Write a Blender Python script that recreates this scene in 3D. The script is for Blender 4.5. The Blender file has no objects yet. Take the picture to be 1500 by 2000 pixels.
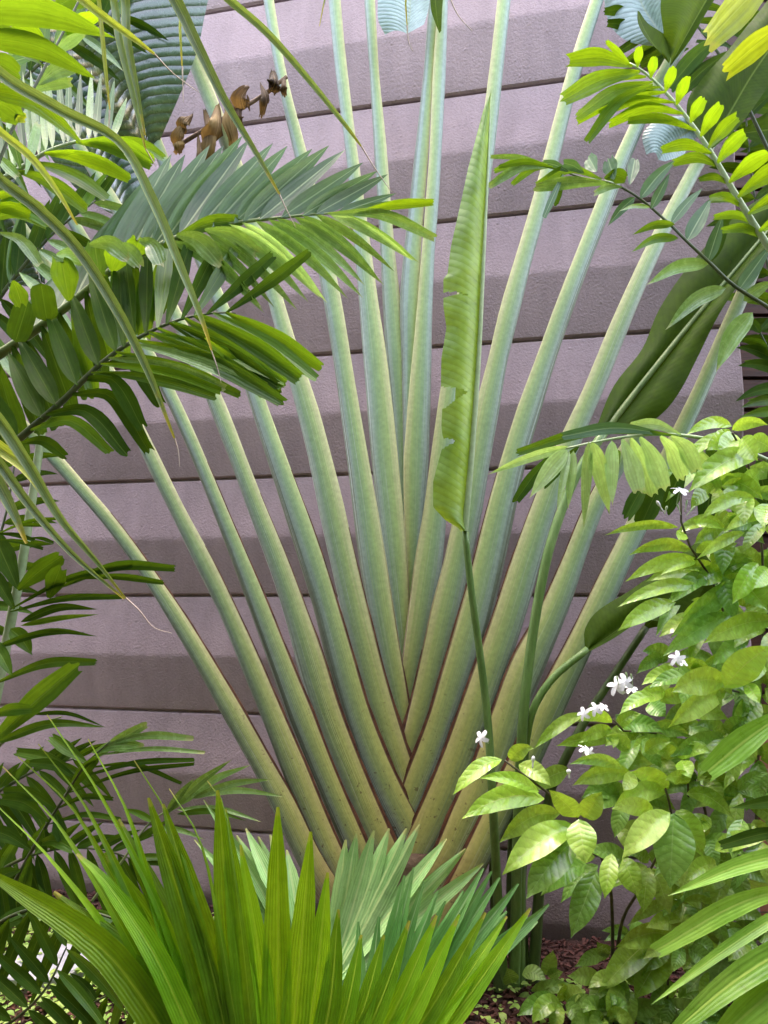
import bpy, math, random
import numpy as np
R = math.radians
rng = random.Random(7)
scene = bpy.context.scene

# ------------------------------------------------------------------ camera, sky, sun, exposure
F = 1455.0; EYE = 1.5; HOR = 1165.0          # level camera, rising lens shift
cam = bpy.data.cameras.new("camera")
cam.sensor_fit = 'VERTICAL'; cam.sensor_height = 24.0; cam.lens = 24.0 * F / 2000.0
cam.clip_start = 0.05; cam.clip_end = 500
camo = bpy.data.objects.new("camera", cam); scene.collection.objects.link(camo)
camo.location = (0, 0, EYE); camo.rotation_euler = (R(90), 0, 0)
cam.shift_y = (HOR - 1000.0) / 2000.0
scene.camera = camo

SUN_EL, SUN_AZ = R(74), R(-15)          # azimuth clockwise from +Y: behind and a little left of the viewer
w = bpy.data.worlds.new("World"); scene.world = w; w.use_nodes = True
nt = w.node_tree
sky = nt.nodes.new("ShaderNodeTexSky"); sky.sky_type = 'NISHITA'; sky.sun_disc = False
sky.sun_elevation = SUN_EL; sky.sun_rotation = SUN_AZ
sky.air_density = 0.9; sky.dust_density = 1.2; sky.ozone_density = 0.0
bg = nt.nodes["Background"]; bg.inputs[1].default_value = 0.15
wb = nt.nodes.new("ShaderNodeMix"); wb.data_type = 'RGBA'; wb.blend_type = 'MULTIPLY'      # the camera's white balance for shade
wb.inputs[0].default_value = 1.0; wb.inputs[7].default_value = (1.36, 1.01, 0.79, 1)
nt.links.new(sky.outputs[0], wb.inputs[6]); nt.links.new(wb.outputs[2], bg.inputs[0])
sl = bpy.data.lights.new("sun", 'SUN'); sl.energy = 0.7; sl.angle = R(24); sl.color = (1.0, 0.95, 0.86)
so = bpy.data.objects.new("sun", sl); scene.collection.objects.link(so)
so.location = (-2, -4, 8)
so.rotation_euler = (R(90) - SUN_EL, 0, -SUN_AZ + math.pi)
scene.view_settings.view_transform = 'Standard'; scene.view_settings.look = 'None'
scene.view_settings.exposure = 3.95; scene.view_settings.gamma = 1.0
scene.cycles.max_bounces = 8; scene.cycles.transmission_bounces = 4
scene.cycles.diffuse_bounces = 4; scene.cycles.glossy_bounces = 3

# ------------------------------------------------------------------ geometry helpers
def P(px, py, Y):
    """point at depth Y (metres in front of the viewer) seen in the direction of a photo position"""
    return np.array(((px - 750) / F * Y, Y, EYE + (HOR - py) / F * Y))
def M(wpx, px, py, Y):
    return wpx / F * Y
CAMP = np.array((0, 0, EYE))
def nrm(a):
    return a / np.maximum(np.linalg.norm(a, axis=-1, keepdims=True), 1e-9)
def spline(pts, n):
    p = np.array(pts, float)
    if len(p) == 2:
        t = np.linspace(0, 1, n)[:, None]; return p[0] * (1 - t) + p[1] * t
    d = np.linalg.norm(np.diff(p[:, :2], axis=0), axis=1) if p.shape[1] > 2 else np.abs(np.diff(p[:, 0]))
    k = np.concatenate(([0], np.cumsum(np.maximum(d, 1e-6))))
    q = np.vstack((2 * p[0] - p[1], p, 2 * p[-1] - p[-2]))
    kk = np.concatenate(([k[0] - (k[1] - k[0])], k, [k[-1] + (k[-1] - k[-2])]))
    ts = np.linspace(k[0], k[-1], n); out = []
    for t in ts:
        i = min(max(np.searchsorted(k, t, side='right') - 1, 0), len(p) - 2) + 1
        t0, t1 = kk[i], kk[i + 1]; h = t1 - t0; s = (t - t0) / h
        m1 = (q[i + 1] - q[i - 1]) / (kk[i + 1] - kk[i - 1]) * h
        m2 = (q[i + 2] - q[i]) / (kk[i + 2] - kk[i]) * h
        out.append((2*s**3-3*s*s+1)*q[i] + (s**3-2*s*s+s)*m1 + (-2*s**3+3*s*s)*q[i+1] + (s**3-s*s)*m2)
    return np.array(out)
def to3(pix):
    return np.array([P(*a) for a in pix])

class MB:
    """collects grids; links them as ONE mesh object"""
    def __init__(s): s.v = []; s.f = []; s.uv = []; s.n = 0
    def grid(s, V, UV, closed=False, skip=None):
        r, c = V.shape[:2]; b = s.n
        s.v.append(V.reshape(-1, 3)); s.n += r * c
        for i in range(r - 1):
            for j in range(c if closed else c - 1):
                j2 = (j + 1) % c
                if skip is not None and skip[i, j]: continue
                s.f.append((b+i*c+j, b+i*c+j2, b+(i+1)*c+j2, b+(i+1)*c+j))
                s.uv += [UV[i, j], UV[i, j2], UV[i+1, j2], UV[i+1, j]]
    def poly(s, V, faces):
        b = s.n; V = np.asarray(V, float); s.v.append(V); s.n += len(V)
        for f in faces:
            s.f.append(tuple(b + i for i in f)); s.uv += [(0.3, 0.5)] * len(f)
    def box(s, lo, hi):
        x0, y0, z0 = lo; x1, y1, z1 = hi
        s.poly([(x0,y0,z0),(x1,y0,z0),(x1,y1,z0),(x0,y1,z0),(x0,y0,z1),(x1,y0,z1),(x1,y1,z1),(x0,y1,z1)],
               [(0,3,2,1),(4,5,6,7),(0,1,5,4),(1,2,6,5),(2,3,7,6),(3,0,4,7)])
    def build(s, name, mat, parent=None, smooth=True):
        V = np.vstack(s.v)
        o0 = np.zeros(3); p = parent
        while p is not None: o0 = o0 + np.array(p.location); p = p.parent
        me = bpy.data.meshes.new(name); me.from_pydata((V - o0).tolist(), [], s.f)
        uvl = me.uv_layers.new(name="UVMap")
        uvl.data.foreach_set("uv", np.array(s.uv, dtype=np.float32).ravel())
        if smooth: me.polygons.foreach_set("use_smooth", [True] * len(me.polygons))
        me.materials.append(mat); me.update()
        o = bpy.data.objects.new(name, me); scene.collection.objects.link(o)
        if parent is not None: o.parent = parent
        return o

def tag(o, label=None, cat=None, group=None, kind=None):
    if label: o["label"] = label
    if cat: o["category"] = cat
    if group: o["group"] = group
    if kind: o["kind"] = kind
    return o
def thing(name, loc, label, cat, group=None):
    o = bpy.data.objects.new(name, None); scene.collection.objects.link(o)
    o.location = loc; o.empty_display_size = 0.1
    return tag(o, label, cat, group)

def frames(C, roll):
    T = nrm(np.gradient(C, axis=0)); V = nrm(CAMP - C)
    S = nrm(np.cross(T, V)); N = nrm(np.cross(S, T))
    c, s_ = np.cos(roll)[:, None], np.sin(roll)[:, None]
    return T, S * c + N * s_, -S * s_ + N * c

def prof(kind, v):
    if kind == 'lance':  return (1 - np.exp(-v * 8)) * (1 - v ** 2.6)
    if kind == 'jag':    return np.clip(0.14 + 0.86 * np.minimum(1, v / 0.55) ** 0.8, 0, 1) * (1 - 0.35 * np.clip((v - .7) / .3, 0, 1))
    if kind == 'ell':    return np.where(v > .8, np.maximum(np.interp(v, (.8, .9, .96, 1), (.52, .20, .08, .01)), 0), np.maximum(np.sin(np.pi * np.clip(v, 0, 1) ** 0.80), 0) ** 0.9) if True else np.maximum(np.sin(np.pi * np.clip(v, 0, 1) ** 0.88), 0) ** 0.85 * (1 - 0.25 * v ** 2) + 0.015
    if kind == 'obl':    return np.maximum(1 - np.abs(2 * v - 1) ** 5, 0) ** 0.6
    if kind == 'petal':  return 0.2 + 0.8 * np.sin(np.pi * np.clip(v, 0, 1) * 0.82) ** 0.8
    return np.ones_like(v)

def leaf(mb, pix, wid, kind='lance', roll=0.0, fold=0.2, cols=7, rows=14, jag=0.0, wav=0.0, wk=9.0, cup=0.0, twist=0.0, pleat=0.0, pn=4):
    """one leaf surface along a path of (x, y, depth); wid = px number or list of px widths along it"""
    pp = spline(pix, rows); C = to3(pp); v = np.linspace(0, 1, rows)
    sc = np.array([M(1, *a) for a in pp])
    if np.isscalar(wid): hw = 0.5 * wid * sc * prof(kind, v)
    else:
        ww = np.interp(v, np.linspace(0, 1, len(wid)), wid); hw = 0.5 * ww * sc
    ro = np.full(rows, roll) + twist * v
    T, S, N = frames(C, ro)
    u = np.linspace(-1, 1, cols); au = np.abs(u)
    ph = rng.uniform(0, 6.28); ph2 = rng.uniform(0, 6.28)
    hmax = hw.max()
    V = C[:, None, :] + S[:, None, :] * (hw[:, None] * u[None, :])[:, :, None] * math.cos(fold * 0.7)
    off = fold * hw[:, None] * au[None, :] - cup * hw[:, None] * (u ** 2)[None, :]
    if wav: off = off + wav * hmax * (au ** 2)[None, :] * np.sin(v[:, None] * wk * 2 + ph + (u[None, :] > 0) * ph2)
    if pleat: off = off + pleat * hw[:, None] * np.abs(((u[None, :] + 1) * pn / 2) % 1 - 0.5)
    V = V + N[:, None, :] * off[:, :, None]
    if jag:
        L = np.linalg.norm(C[-1] - C[0])
        for k in range(cols):
            V[-1, k] += T[-1] * rng.uniform(-jag, jag) * hmax * 2
    UV = np.stack(np.broadcast_arrays((u[None, :] + 1) / 2, v[:, None]), -1)
    mb.grid(V, UV)
def leaf_obj(name, parent, mat, pix, wid, **k):
    mb = MB(); leaf(mb, pix, wid, **k); return mb.build(name, mat, parent)
def tube(mb, C, r, sides=8, flat=1.0):
    C = np.asarray(C, float); T = nrm(np.gradient(C, axis=0))
    up = np.tile(np.array((0.0, -1.0, 0.15)), (len(C), 1)); S = nrm(np.cross(T, up)); N = nrm(np.cross(S, T))
    a = np.linspace(0, 2 * np.pi, sides, endpoint=False)
    r = np.broadcast_to(np.asarray(r, float), (len(C),))
    V = C[:, None] + r[:, None, None] * (np.cos(a)[None, :, None] * S[:, None] + flat * np.sin(a)[None, :, None] * N[:, None])
    v = np.linspace(0, 1, len(C))
    UV = np.stack(np.broadcast_arrays((0.5 + 0.5 * np.cos(a))[None, :], v[:, None]), -1)
    mb.grid(V, UV, closed=True)
    b = mb.n - sides
    mb.f.append(tuple(range(b, b + sides))); mb.uv += [(0.5, 1)] * sides
def ptube(mb, pix, w0, w1, n=24, **k):
    pp = spline(pix, n); C = to3(pp)
    r = np.array([M(1, *a) for a in pp]) * np.linspace(w0, w1, n) / 2
    tube(mb, C, r, **k)

# ------------------------------------------------------------------ materials
def newmat(name):
    m = bpy.data.materials.new(name); m.use_nodes = True
    return m, m.node_tree, m.node_tree.nodes["Principled BSDF"]
def nmath(t, op, a, b=None, c=None):
    n = t.nodes.new("ShaderNodeMath"); n.operation = op
    for i, x in enumerate((a, b, c)):
        if x is None: continue
        if isinstance(x, (int, float)): n.inputs[i].default_value = x
        else: t.links.new(x, n.inputs[i])
    return n.outputs[0]
def nmix(t, fac, a, b, mode='MIX'):
    n = t.nodes.new("ShaderNodeMix"); n.data_type = 'RGBA'; n.blend_type = mode
    for sock, x in ((n.inputs[0], fac), (n.inputs[6], a), (n.inputs[7], b)):
        if isinstance(x, (int, float)): sock.default_value = x
        elif isinstance(x, tuple): sock.default_value = (x[0], x[1], x[2], 1)
        else: t.links.new(x, sock)
    return n.outputs[2]
def nramp(t, fac, stops):
    n = t.nodes.new("ShaderNodeValToRGB"); e = n.color_ramp.elements
    while len(e) < len(stops): e.new(0.5)
    for k, (p, c) in enumerate(stops):
        e[k].position = p; e[k].color = (c[0], c[1], c[2], 1)
    t.links.new(fac, n.inputs[0]); return n.outputs[0]
def nnoise(t, scale, detail=3, vec=None, rough=0.55):
    n = t.nodes.new("ShaderNodeTexNoise"); n.inputs["Scale"].default_value = scale
    n.inputs["Detail"].default_value = detail; n.inputs["Roughness"].default_value = rough
    if vec is not None: t.links.new(vec, n.inputs["Vector"])
    return n.outputs[0]
def sstep(t, x, a, b):
    n = t.nodes.new("ShaderNodeMapRange"); n.interpolation_type = 'SMOOTHSTEP'
    t.links.new(x, n.inputs[0]); n.inputs[1].default_value = a; n.inputs[2].default_value = b
    return n.outputs[0]
def bump(t, bsdfs, h, strength, dist):
    n = t.nodes.new("ShaderNodeBump"); n.inputs["Strength"].default_value = strength; n.inputs["Distance"].default_value = dist
    t.links.new(h, n.inputs["Height"])
    for b in bsdfs: t.links.new(n.outputs[0], b.inputs["Normal"])

def leafmat(name, c1, c2, trans, tf=0.35, rough=0.4, veins='par', vn=5, midrib=(0.25, 0.35, 0.08), mr=0.03, vstr=0.12, tip=None, tip0=0.88,
            bs=0.22, var=0.25, edge=None, spots=0.25, spec=0.5, back=None, warp=None, slope=0.28):
    m, t, b = newmat(name)
    uv = t.nodes.new("ShaderNodeUVMap"); uv.uv_map = "UVMap"
    sx = t.nodes.new("ShaderNodeSeparateXYZ"); t.links.new(uv.outputs[0], sx.inputs[0]); u, v = sx.outputs[0], sx.outputs[1]
    geo = t.nodes.new("ShaderNodeNewGeometry"); oi = t.nodes.new("ShaderNodeObjectInfo")
    d = nmath(t, 'ABSOLUTE', nmath(t, 'SUBTRACT', u, 0.5))
    if veins == 'par':
        ph = nmath(t, 'MULTIPLY', u, vn * 6.2832)
    else:
        ph = nmath(t, 'MULTIPLY', nmath(t, 'SUBTRACT', v, nmath(t, 'MULTIPLY', d, slope)), vn * 6.2832)
    big = nnoise(t, 5.0, 3, geo.outputs["Position"]); fine = nnoise(t, 45.0, 4, geo.outputs["Position"])
    wn = nnoise(t, 16.0, 2, geo.outputs["Position"])
    ph = nmath(t, 'ADD', ph, nmath(t, 'MULTIPLY', wn, (warp if warp is not None else (5.0 if veins == 'par' else 2.5))))
    wv = nmath(t, 'MULTIPLY_ADD', nmath(t, 'SINE', ph), 0.5, 0.5)
    if veins == 'pin': wv = nmath(t, 'POWER', wv, 0.45)
    cs = t.nodes.new("ShaderNodeCombineXYZ")     # fine streaks along the leaf
    t.links.new(nmath(t, 'MULTIPLY', u, 26.0 if veins == 'par' else 3.0), cs.inputs[0]); t.links.new(nmath(t, 'MULTIPLY', v, 2.0 if veins == 'par' else 40.0), cs.inputs[1])
    t.links.new(nmath(t, 'MULTIPLY', oi.outputs["Random"], 90.0), cs.inputs[2])
    strk = nnoise(t, 1.0, 3, cs.outputs[0])
    col = nmix(t, sstep(t, big, 0.35, 0.68), c1, c2)
    fac = nmath(t, 'ADD', nmath(t, 'MULTIPLY_ADD', oi.outputs["Random"], 2 * var, 1 - var),
                nmath(t, 'MULTIPLY_ADD', fine, 0.5, -0.25))
    fac = nmath(t, 'ADD', fac, nmath(t, 'MULTIPLY_ADD', strk, 0.7, -0.35))
    fac = nmath(t, 'MULTIPLY', fac, nmath(t, 'MULTIPLY_ADD', wv, vstr, 1 - vstr * 0.5))
    col = nmix(t, 1.0, col, fac, 'MULTIPLY')
    mrm = nmath(t, 'SUBTRACT', 1.0, sstep(t, d, mr * 0.5, mr))
    col = nmix(t, nmath(t, 'MULTIPLY', mrm, 0.75), col, midrib)
    if edge: col = nmix(t, nmath(t, 'MULTIPLY', sstep(t, d, 0.40, 0.47), 0.8), col, edge)
    if tip:
        tn = nmath(t, 'ADD', v, nmath(t, 'MULTIPLY_ADD', fine, 0.12, -0.06))
        col = nmix(t, sstep(t, tn, tip0, 0.99), col, tip)
    if spots:
        sp = sstep(t, nnoise(t, 70.0, 2, geo.outputs["Position"]), 0.68, 0.74)
        col = nmix(t, nmath(t, 'MULTIPLY', sp, spots), col, (0.09, 0.06, 0.02))
    if back: col = nmix(t, geo.outputs["Backfacing"], col, back)
    t.links.new(col, b.inputs["Base Color"])
    t.links.new(nmath(t, 'MULTIPLY_ADD', fine, 0.3, rough - 0.15), b.inputs["Roughness"])
    b.inputs["Specular IOR Level"].default_value = spec
    tr = t.nodes.new("ShaderNodeBsdfTranslucent")
    tcol = nmix(t, 1.0, trans, nmath(t, 'MULTIPLY_ADD', fac, 0.7, 0.3), 'MULTIPLY')
    t.links.new(tcol, tr.inputs["Color"])
    mx = t.nodes.new("ShaderNodeMixShader"); mx.inputs[0].default_value = tf
    t.links.new(b.outputs[0], mx.inputs[1]); t.links.new(tr.outputs[0], mx.inputs[2])
    t.links.new(mx.outputs[0], t.nodes["Material Output"].inputs["Surface"])
    hgt = nmath(t, 'ADD', wv, nmath(t, 'MULTIPLY', fine, 0.6))
    bump(t, (b, tr), hgt, bs, 0.0025)
    return m

MAT = {}
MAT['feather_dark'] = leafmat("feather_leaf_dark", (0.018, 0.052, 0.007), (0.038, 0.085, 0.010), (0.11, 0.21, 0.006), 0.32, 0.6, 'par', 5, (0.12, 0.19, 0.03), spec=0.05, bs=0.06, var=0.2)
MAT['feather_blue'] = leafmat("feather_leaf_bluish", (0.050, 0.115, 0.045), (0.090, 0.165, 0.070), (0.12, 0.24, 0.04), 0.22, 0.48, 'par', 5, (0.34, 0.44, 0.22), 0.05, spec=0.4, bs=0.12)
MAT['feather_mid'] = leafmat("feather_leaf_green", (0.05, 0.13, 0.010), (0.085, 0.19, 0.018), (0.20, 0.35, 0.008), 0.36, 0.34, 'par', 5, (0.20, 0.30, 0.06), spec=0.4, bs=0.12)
MAT['feather_gloss'] = leafmat("feather_leaf_glossy", (0.18, 0.32, 0.08), (0.28, 0.42, 0.15), (0.22, 0.38, 0.04), 0.25, 0.26, 'par', 5, (0.38, 0.50, 0.20), tip=(0.42, 0.44, 0.18), tip0=0.88, spec=0.7, bs=0.15)
MAT['feather_pale'] = leafmat("feather_leaf_pale", (0.30, 0.48, 0.15), (0.44, 0.58, 0.27), (0.48, 0.72, 0.14), 0.42, 0.26, 'par', 5, (0.38, 0.50, 0.20), tip=(0.5, 0.5, 0.2), tip0=0.92, spec=0.8, bs=0.15)
MAT['feather_lime'] = leafmat("feather_leaf_lime", (0.085, 0.20, 0.008), (0.15, 0.29, 0.012), (0.26, 0.43, 0.006), 0.42, 0.36, 'par', 5, (0.26, 0.40, 0.04), bs=0.15)
MAT['feather_yellow'] = leafmat("feather_leaf_yellow", (0.27, 0.38, 0.012), (0.36, 0.45, 0.018), (0.42, 0.54, 0.015), 0.42, 0.40, 'par', 4, (0.5, 0.58, 0.1), tip=(0.55, 0.45, 0.04), tip0=0.9)
MAT['strap'] = leafmat("strap_leaflet", (0.15, 0.34, 0.035), (0.23, 0.43, 0.06), (0.30, 0.55, 0.02), 0.34, 0.32, 'par', 6, (0.34, 0.50, 0.10), 0.05, 0.05, bs=0.12)
MAT['fan'] = leafmat("fan_leaf", (0.075, 0.21, 0.006), (0.16, 0.33, 0.014), (0.46, 0.72, 0.006), 0.46, 0.36, 'par', 9, (0.36, 0.52, 0.04), 0.045, 0.2, tip=(0.30, 0.26, 0.05), tip0=0.975, bs=0.3, spec=0.35, var=0.42)
MAT['fan_pale'] = leafmat("fan_leaf_pale", (0.20, 0.40, 0.12), (0.31, 0.50, 0.19), (0.28, 0.48, 0.06), 0.25, 0.34, 'par', 7, (0.42, 0.56, 0.22), 0.07, 0.2, tip=(0.38, 0.40, 0.14), tip0=0.94)
MAT['fan_blue'] = leafmat("fan_leaf_bluish", (0.075, 0.22, 0.055), (0.14, 0.31, 0.09), (0.16, 0.34, 0.05), 0.28, 0.38, 'par', 7, (0.30, 0.46, 0.22), 0.07, 0.2)
MAT['ribbon'] = leafmat("hanging_segment", (0.13, 0.21, 0.10), (0.24, 0.33, 0.19), (0.24, 0.34, 0.05), 0.20, 0.36, 'par', 6, (0.40, 0.46, 0.22), 0.05, 0.2, tip=(0.62, 0.44, 0.03), tip0=0.93, edge=(0.36, 0.40, 0.08), spec=0.6)
MAT['ribbon_yellow'] = leafmat("hanging_segment_yellowing", (0.34, 0.42, 0.06), (0.42, 0.48, 0.10), (0.45, 0.55, 0.05), 0.25, 0.40, 'par', 6, (0.5, 0.5, 0.18), 0.05, 0.2, tip=(0.60, 0.38, 0.03), tip0=0.92, edge=(0.46, 0.44, 0.08))
MAT['bush'] = leafmat("bush_leaf", (0.27, 0.49, 0.045), (0.47, 0.66, 0.13), (0.50, 0.76, 0.05), 0.30, 0.25, 'pin', 8, (0.56, 0.66, 0.2), 0.018, 0.10, bs=0.26, var=0.25, spec=0.7)
MAT['bush_green'] = leafmat("bush_leaf_green", (0.15, 0.34, 0.05), (0.27, 0.46, 0.09), (0.34, 0.56, 0.05), 0.30, 0.25, 'pin', 9, (0.30, 0.46, 0.14), 0.02, 0.14, bs=0.34, var=0.25, spec=0.7)
MAT['blade_dark'] = leafmat("paddle_leaf_dark", (0.030, 0.062, 0.004), (0.050, 0.092, 0.006), (0.13, 0.22, 0.003), 0.28, 0.6, 'pin', 34, (0.20, 0.28, 0.05), 0.02, 0.10, bs=0.10, var=0.1, spec=0.12)
MAT['blade_spear'] = leafmat("paddle_leaf_young", (0.15, 0.27, 0.05), (0.25, 0.38, 0.09), (0.30, 0.44, 0.02), 0.34, 0.42, 'pin', 60, (0.3, 0.42, 0.12), 0.02, 0.12, bs=0.3, var=0.05, spec=0.4, slope=0.10)
MAT['blade_blue'] = leafmat("traveller_leaf_waxy", (0.26, 0.36, 0.33), (0.38, 0.48, 0.46), (0.12, 0.20, 0.08), 0.12, 0.40, 'pin', 20, (0.35, 0.42, 0.3), 0.03, 0.2, bs=0.5, var=0.15)
MAT['blade_ridged'] = leafmat("traveller_leaf_ridged", (0.035, 0.07, 0.045), (0.065, 0.11, 0.075), (0.06, 0.10, 0.02), 0.12, 0.26, 'pin', 19, (0.20, 0.26, 0.11), 0.02, 0.7, bs=1.0, var=0.15, spec=0.9, warp=0.7)
MAT['withered'] = leafmat("withered_leaf", (0.05, 0.028, 0.014), (0.19, 0.13, 0.045), (0.16, 0.10, 0.03), 0.25, 0.85, 'par', 6, (0.3, 0.2, 0.1), 0.02, 0.15, bs=0.6, var=0.6, spec=0.25)
MAT['seedling'] = leafmat("seedling_leaf", (0.20, 0.38, 0.07), (0.36, 0.52, 0.13), (0.40, 0.60, 0.06), 0.30, 0.33, 'pin', 8, (0.4, 0.52, 0.16), 0.03, 0.15, bs=0.5)
MAT['cover'] = leafmat("ground_cover_leaf", (0.24, 0.42, 0.07), (0.40, 0.54, 0.12), (0.4, 0.6, 0.06), 0.3, 0.45, 'pin', 5, (0.3, 0.42, 0.14), 0.03, 0.2, spots=0)

def plain(name, c1, c2, rough=0.5, scale=8.0, bs=0.3, dist=0.003, stretch=None, spec=0.4):
    m, t, b = newmat(name)
    tc = t.nodes.new("ShaderNodeTexCoord"); vec = tc.outputs["Object"]
    if stretch:
        mp = t.nodes.new("ShaderNodeMapping"); mp.inputs["Scale"].default_value = stretch
        t.links.new(vec, mp.inputs[0]); vec = mp.outputs[0]
    n1 = nnoise(t, scale, 5, vec); n2 = nnoise(t, scale * 6, 3, vec)
    col = nmix(t, sstep(t, n1, 0.3, 0.7), c1, c2)
    col = nmix(t, 1.0, col, nmath(t, 'MULTIPLY_ADD', n2, 0.6, 0.7), 'MULTIPLY')
    t.links.new(col, b.inputs["Base Color"]); b.inputs["Roughness"].default_value = rough
    b.inputs["Specular IOR Level"].default_value = spec
    bump(t, (b,), nmath(t, 'ADD', n1, nmath(t, 'MULTIPLY', n2, 0.5)), bs, dist)
    return m
MAT['rachis'] = plain("frond_stalk", (0.13, 0.19, 0.06), (0.22, 0.28, 0.10), 0.45, 10)
MAT['rachis_dark'] = plain("frond_stalk_dark", (0.04, 0.06, 0.02), (0.08, 0.10, 0.04), 0.45, 10)
MAT['rachis_pale'] = plain("frond_stalk_pale", (0.30, 0.40, 0.20), (0.38, 0.46, 0.26), 0.45, 10)
MAT['green_stalk'] = plain("green_stalk", (0.11, 0.20, 0.05), (0.17, 0.27, 0.08), 0.4, 6, stretch=(6, 6, 1))
MAT['green_stalk_dark'] = plain("green_stalk_dark", (0.055, 0.09, 0.025), (0.09, 0.13, 0.04), 0.45, 6, stretch=(6, 6, 1))
MAT['thread'] = plain("dry_thread", (0.45, 0.34, 0.26), (0.60, 0.50, 0.42), 0.7, 30)
MAT['bark'] = plain("fibrous_bark", (0.10, 0.06, 0.035), (0.22, 0.15, 0.09), 0.85, 14, 0.8, 0.01)
MAT['twig'] = plain("twig_bark", (0.06, 0.05, 0.03), (0.12, 0.11, 0.05), 0.7, 20)
MAT['petal'] = plain("white_petal", (0.80, 0.80, 0.80), (0.86, 0.86, 0.86), 0.5, 20, 0.1)
MAT['pod'] = plain("green_pod", (0.30, 0.42, 0.20), (0.40, 0.50, 0.28), 0.4, 20)
MAT['timber'] = plain("dark_timber", (0.030, 0.010, 0.006), (0.060, 0.022, 0.012), 0.55, 5, 0.4, 0.003, (1, 1, 14))
MAT['hedge'] = plain('added_hedge_foliage', (0.02, 0.05, 0.012), (0.05, 0.10, 0.02), 0.7, 6, 0.6, 0.02)  # leaf colour of the added, unseen hedge
MAT['margin'] = plain('dry_sheath_margin', (0.06, 0.022, 0.012), (0.16, 0.065, 0.03), 0.8, 20)
MAT['terracotta'] = plain("terracotta_brick", (0.36, 0.15, 0.085), (0.46, 0.22, 0.13), 0.8, 9, 0.5, 0.004)
MAT['chip'] = plain("bark_chips", (0.035, 0.014, 0.010), (0.13, 0.05, 0.035), 0.85, 30, 0.4, 0.003)
MAT['stone'] = plain("pale_stone", (0.33, 0.34, 0.36), (0.42, 0.43, 0.45), 0.7, 12, 0.3, 0.003)
MAT['gravelly'] = plain("garden_soil", (0.035, 0.017, 0.012), (0.075, 0.035, 0.025), 0.95, 16, 1.0, 0.02)

def wallmat():
    m, t, b = newmat("painted_stucco_siding")
    geo = t.nodes.new("ShaderNodeNewGeometry"); pos = geo.outputs["Position"]
    n1 = nnoise(t, 2.2, 4, pos); n2 = nnoise(t, 95, 3, pos, 0.55); n3 = nnoise(t, 220, 2, pos)
    mp = t.nodes.new("ShaderNodeMapping"); mp.inputs["Scale"].default_value = (9, 9, 0.9); t.links.new(pos, mp.inputs[0])
    st = nnoise(t, 1.4, 5, mp.outputs[0]); blot = nnoise(t, 6.5, 5, pos, 0.65)
    col = nmix(t, sstep(t, n1, 0.3, 0.7), (0.305, 0.230, 0.242), (0.345, 0.262, 0.272))
    col = nmix(t, 1.0, col, nmath(t, 'MULTIPLY_ADD', sstep(t, st, 0.3, 0.75), 0.16, 0.88), 'MULTIPLY')
    col = nmix(t, 1.0, col, nmath(t, 'MULTIPLY_ADD', n2, 0.3, 0.85), 'MULTIPLY')
    col = nmix(t, 1.0, col, nmath(t, 'MULTIPLY_ADD', blot, 0.30, 0.86), 'MULTIPLY')
    sz = t.nodes.new("ShaderNodeSeparateXYZ"); t.links.new(pos, sz.inputs[0])      # soil splash along the foot of the wall
    spl = nmath(t, 'SUBTRACT', 1.0, sstep(t, nmath(t, 'ADD', sz.outputs[2], nmath(t, 'MULTIPLY_ADD', blot, .5, -.25)), 0.0, 0.22))
    col = nmix(t, nmath(t, 'MULTIPLY', spl, 0.6), col, (0.10, 0.075, 0.05))
    vs = t.nodes.new("ShaderNodeTexVoronoi"); vs.inputs["Scale"].default_value = 34; t.links.new(pos, vs.inputs["Vector"])
    pim = nmath(t, 'MULTIPLY', nmath(t, 'SUBTRACT', 1.0, sstep(t, vs.outputs["Distance"], 0.05, 0.28)), sstep(t, nnoise(t, 9, 2, pos), 0.52, 0.62))
    t.links.new(col, b.inputs["Base Color"]); b.inputs["Roughness"].default_value = 0.62; b.inputs["Specular IOR Level"].default_value = 0.35
    h = nmath(t, 'ADD', nmath(t, 'ADD', n2, nmath(t, 'MULTIPLY', n3, 0.35)), nmath(t, 'MULTIPLY', pim, 0.45))
    bump(t, (b,), h, 0.8, 0.0055)
    return m
MAT['wall'] = wallmat()

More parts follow.
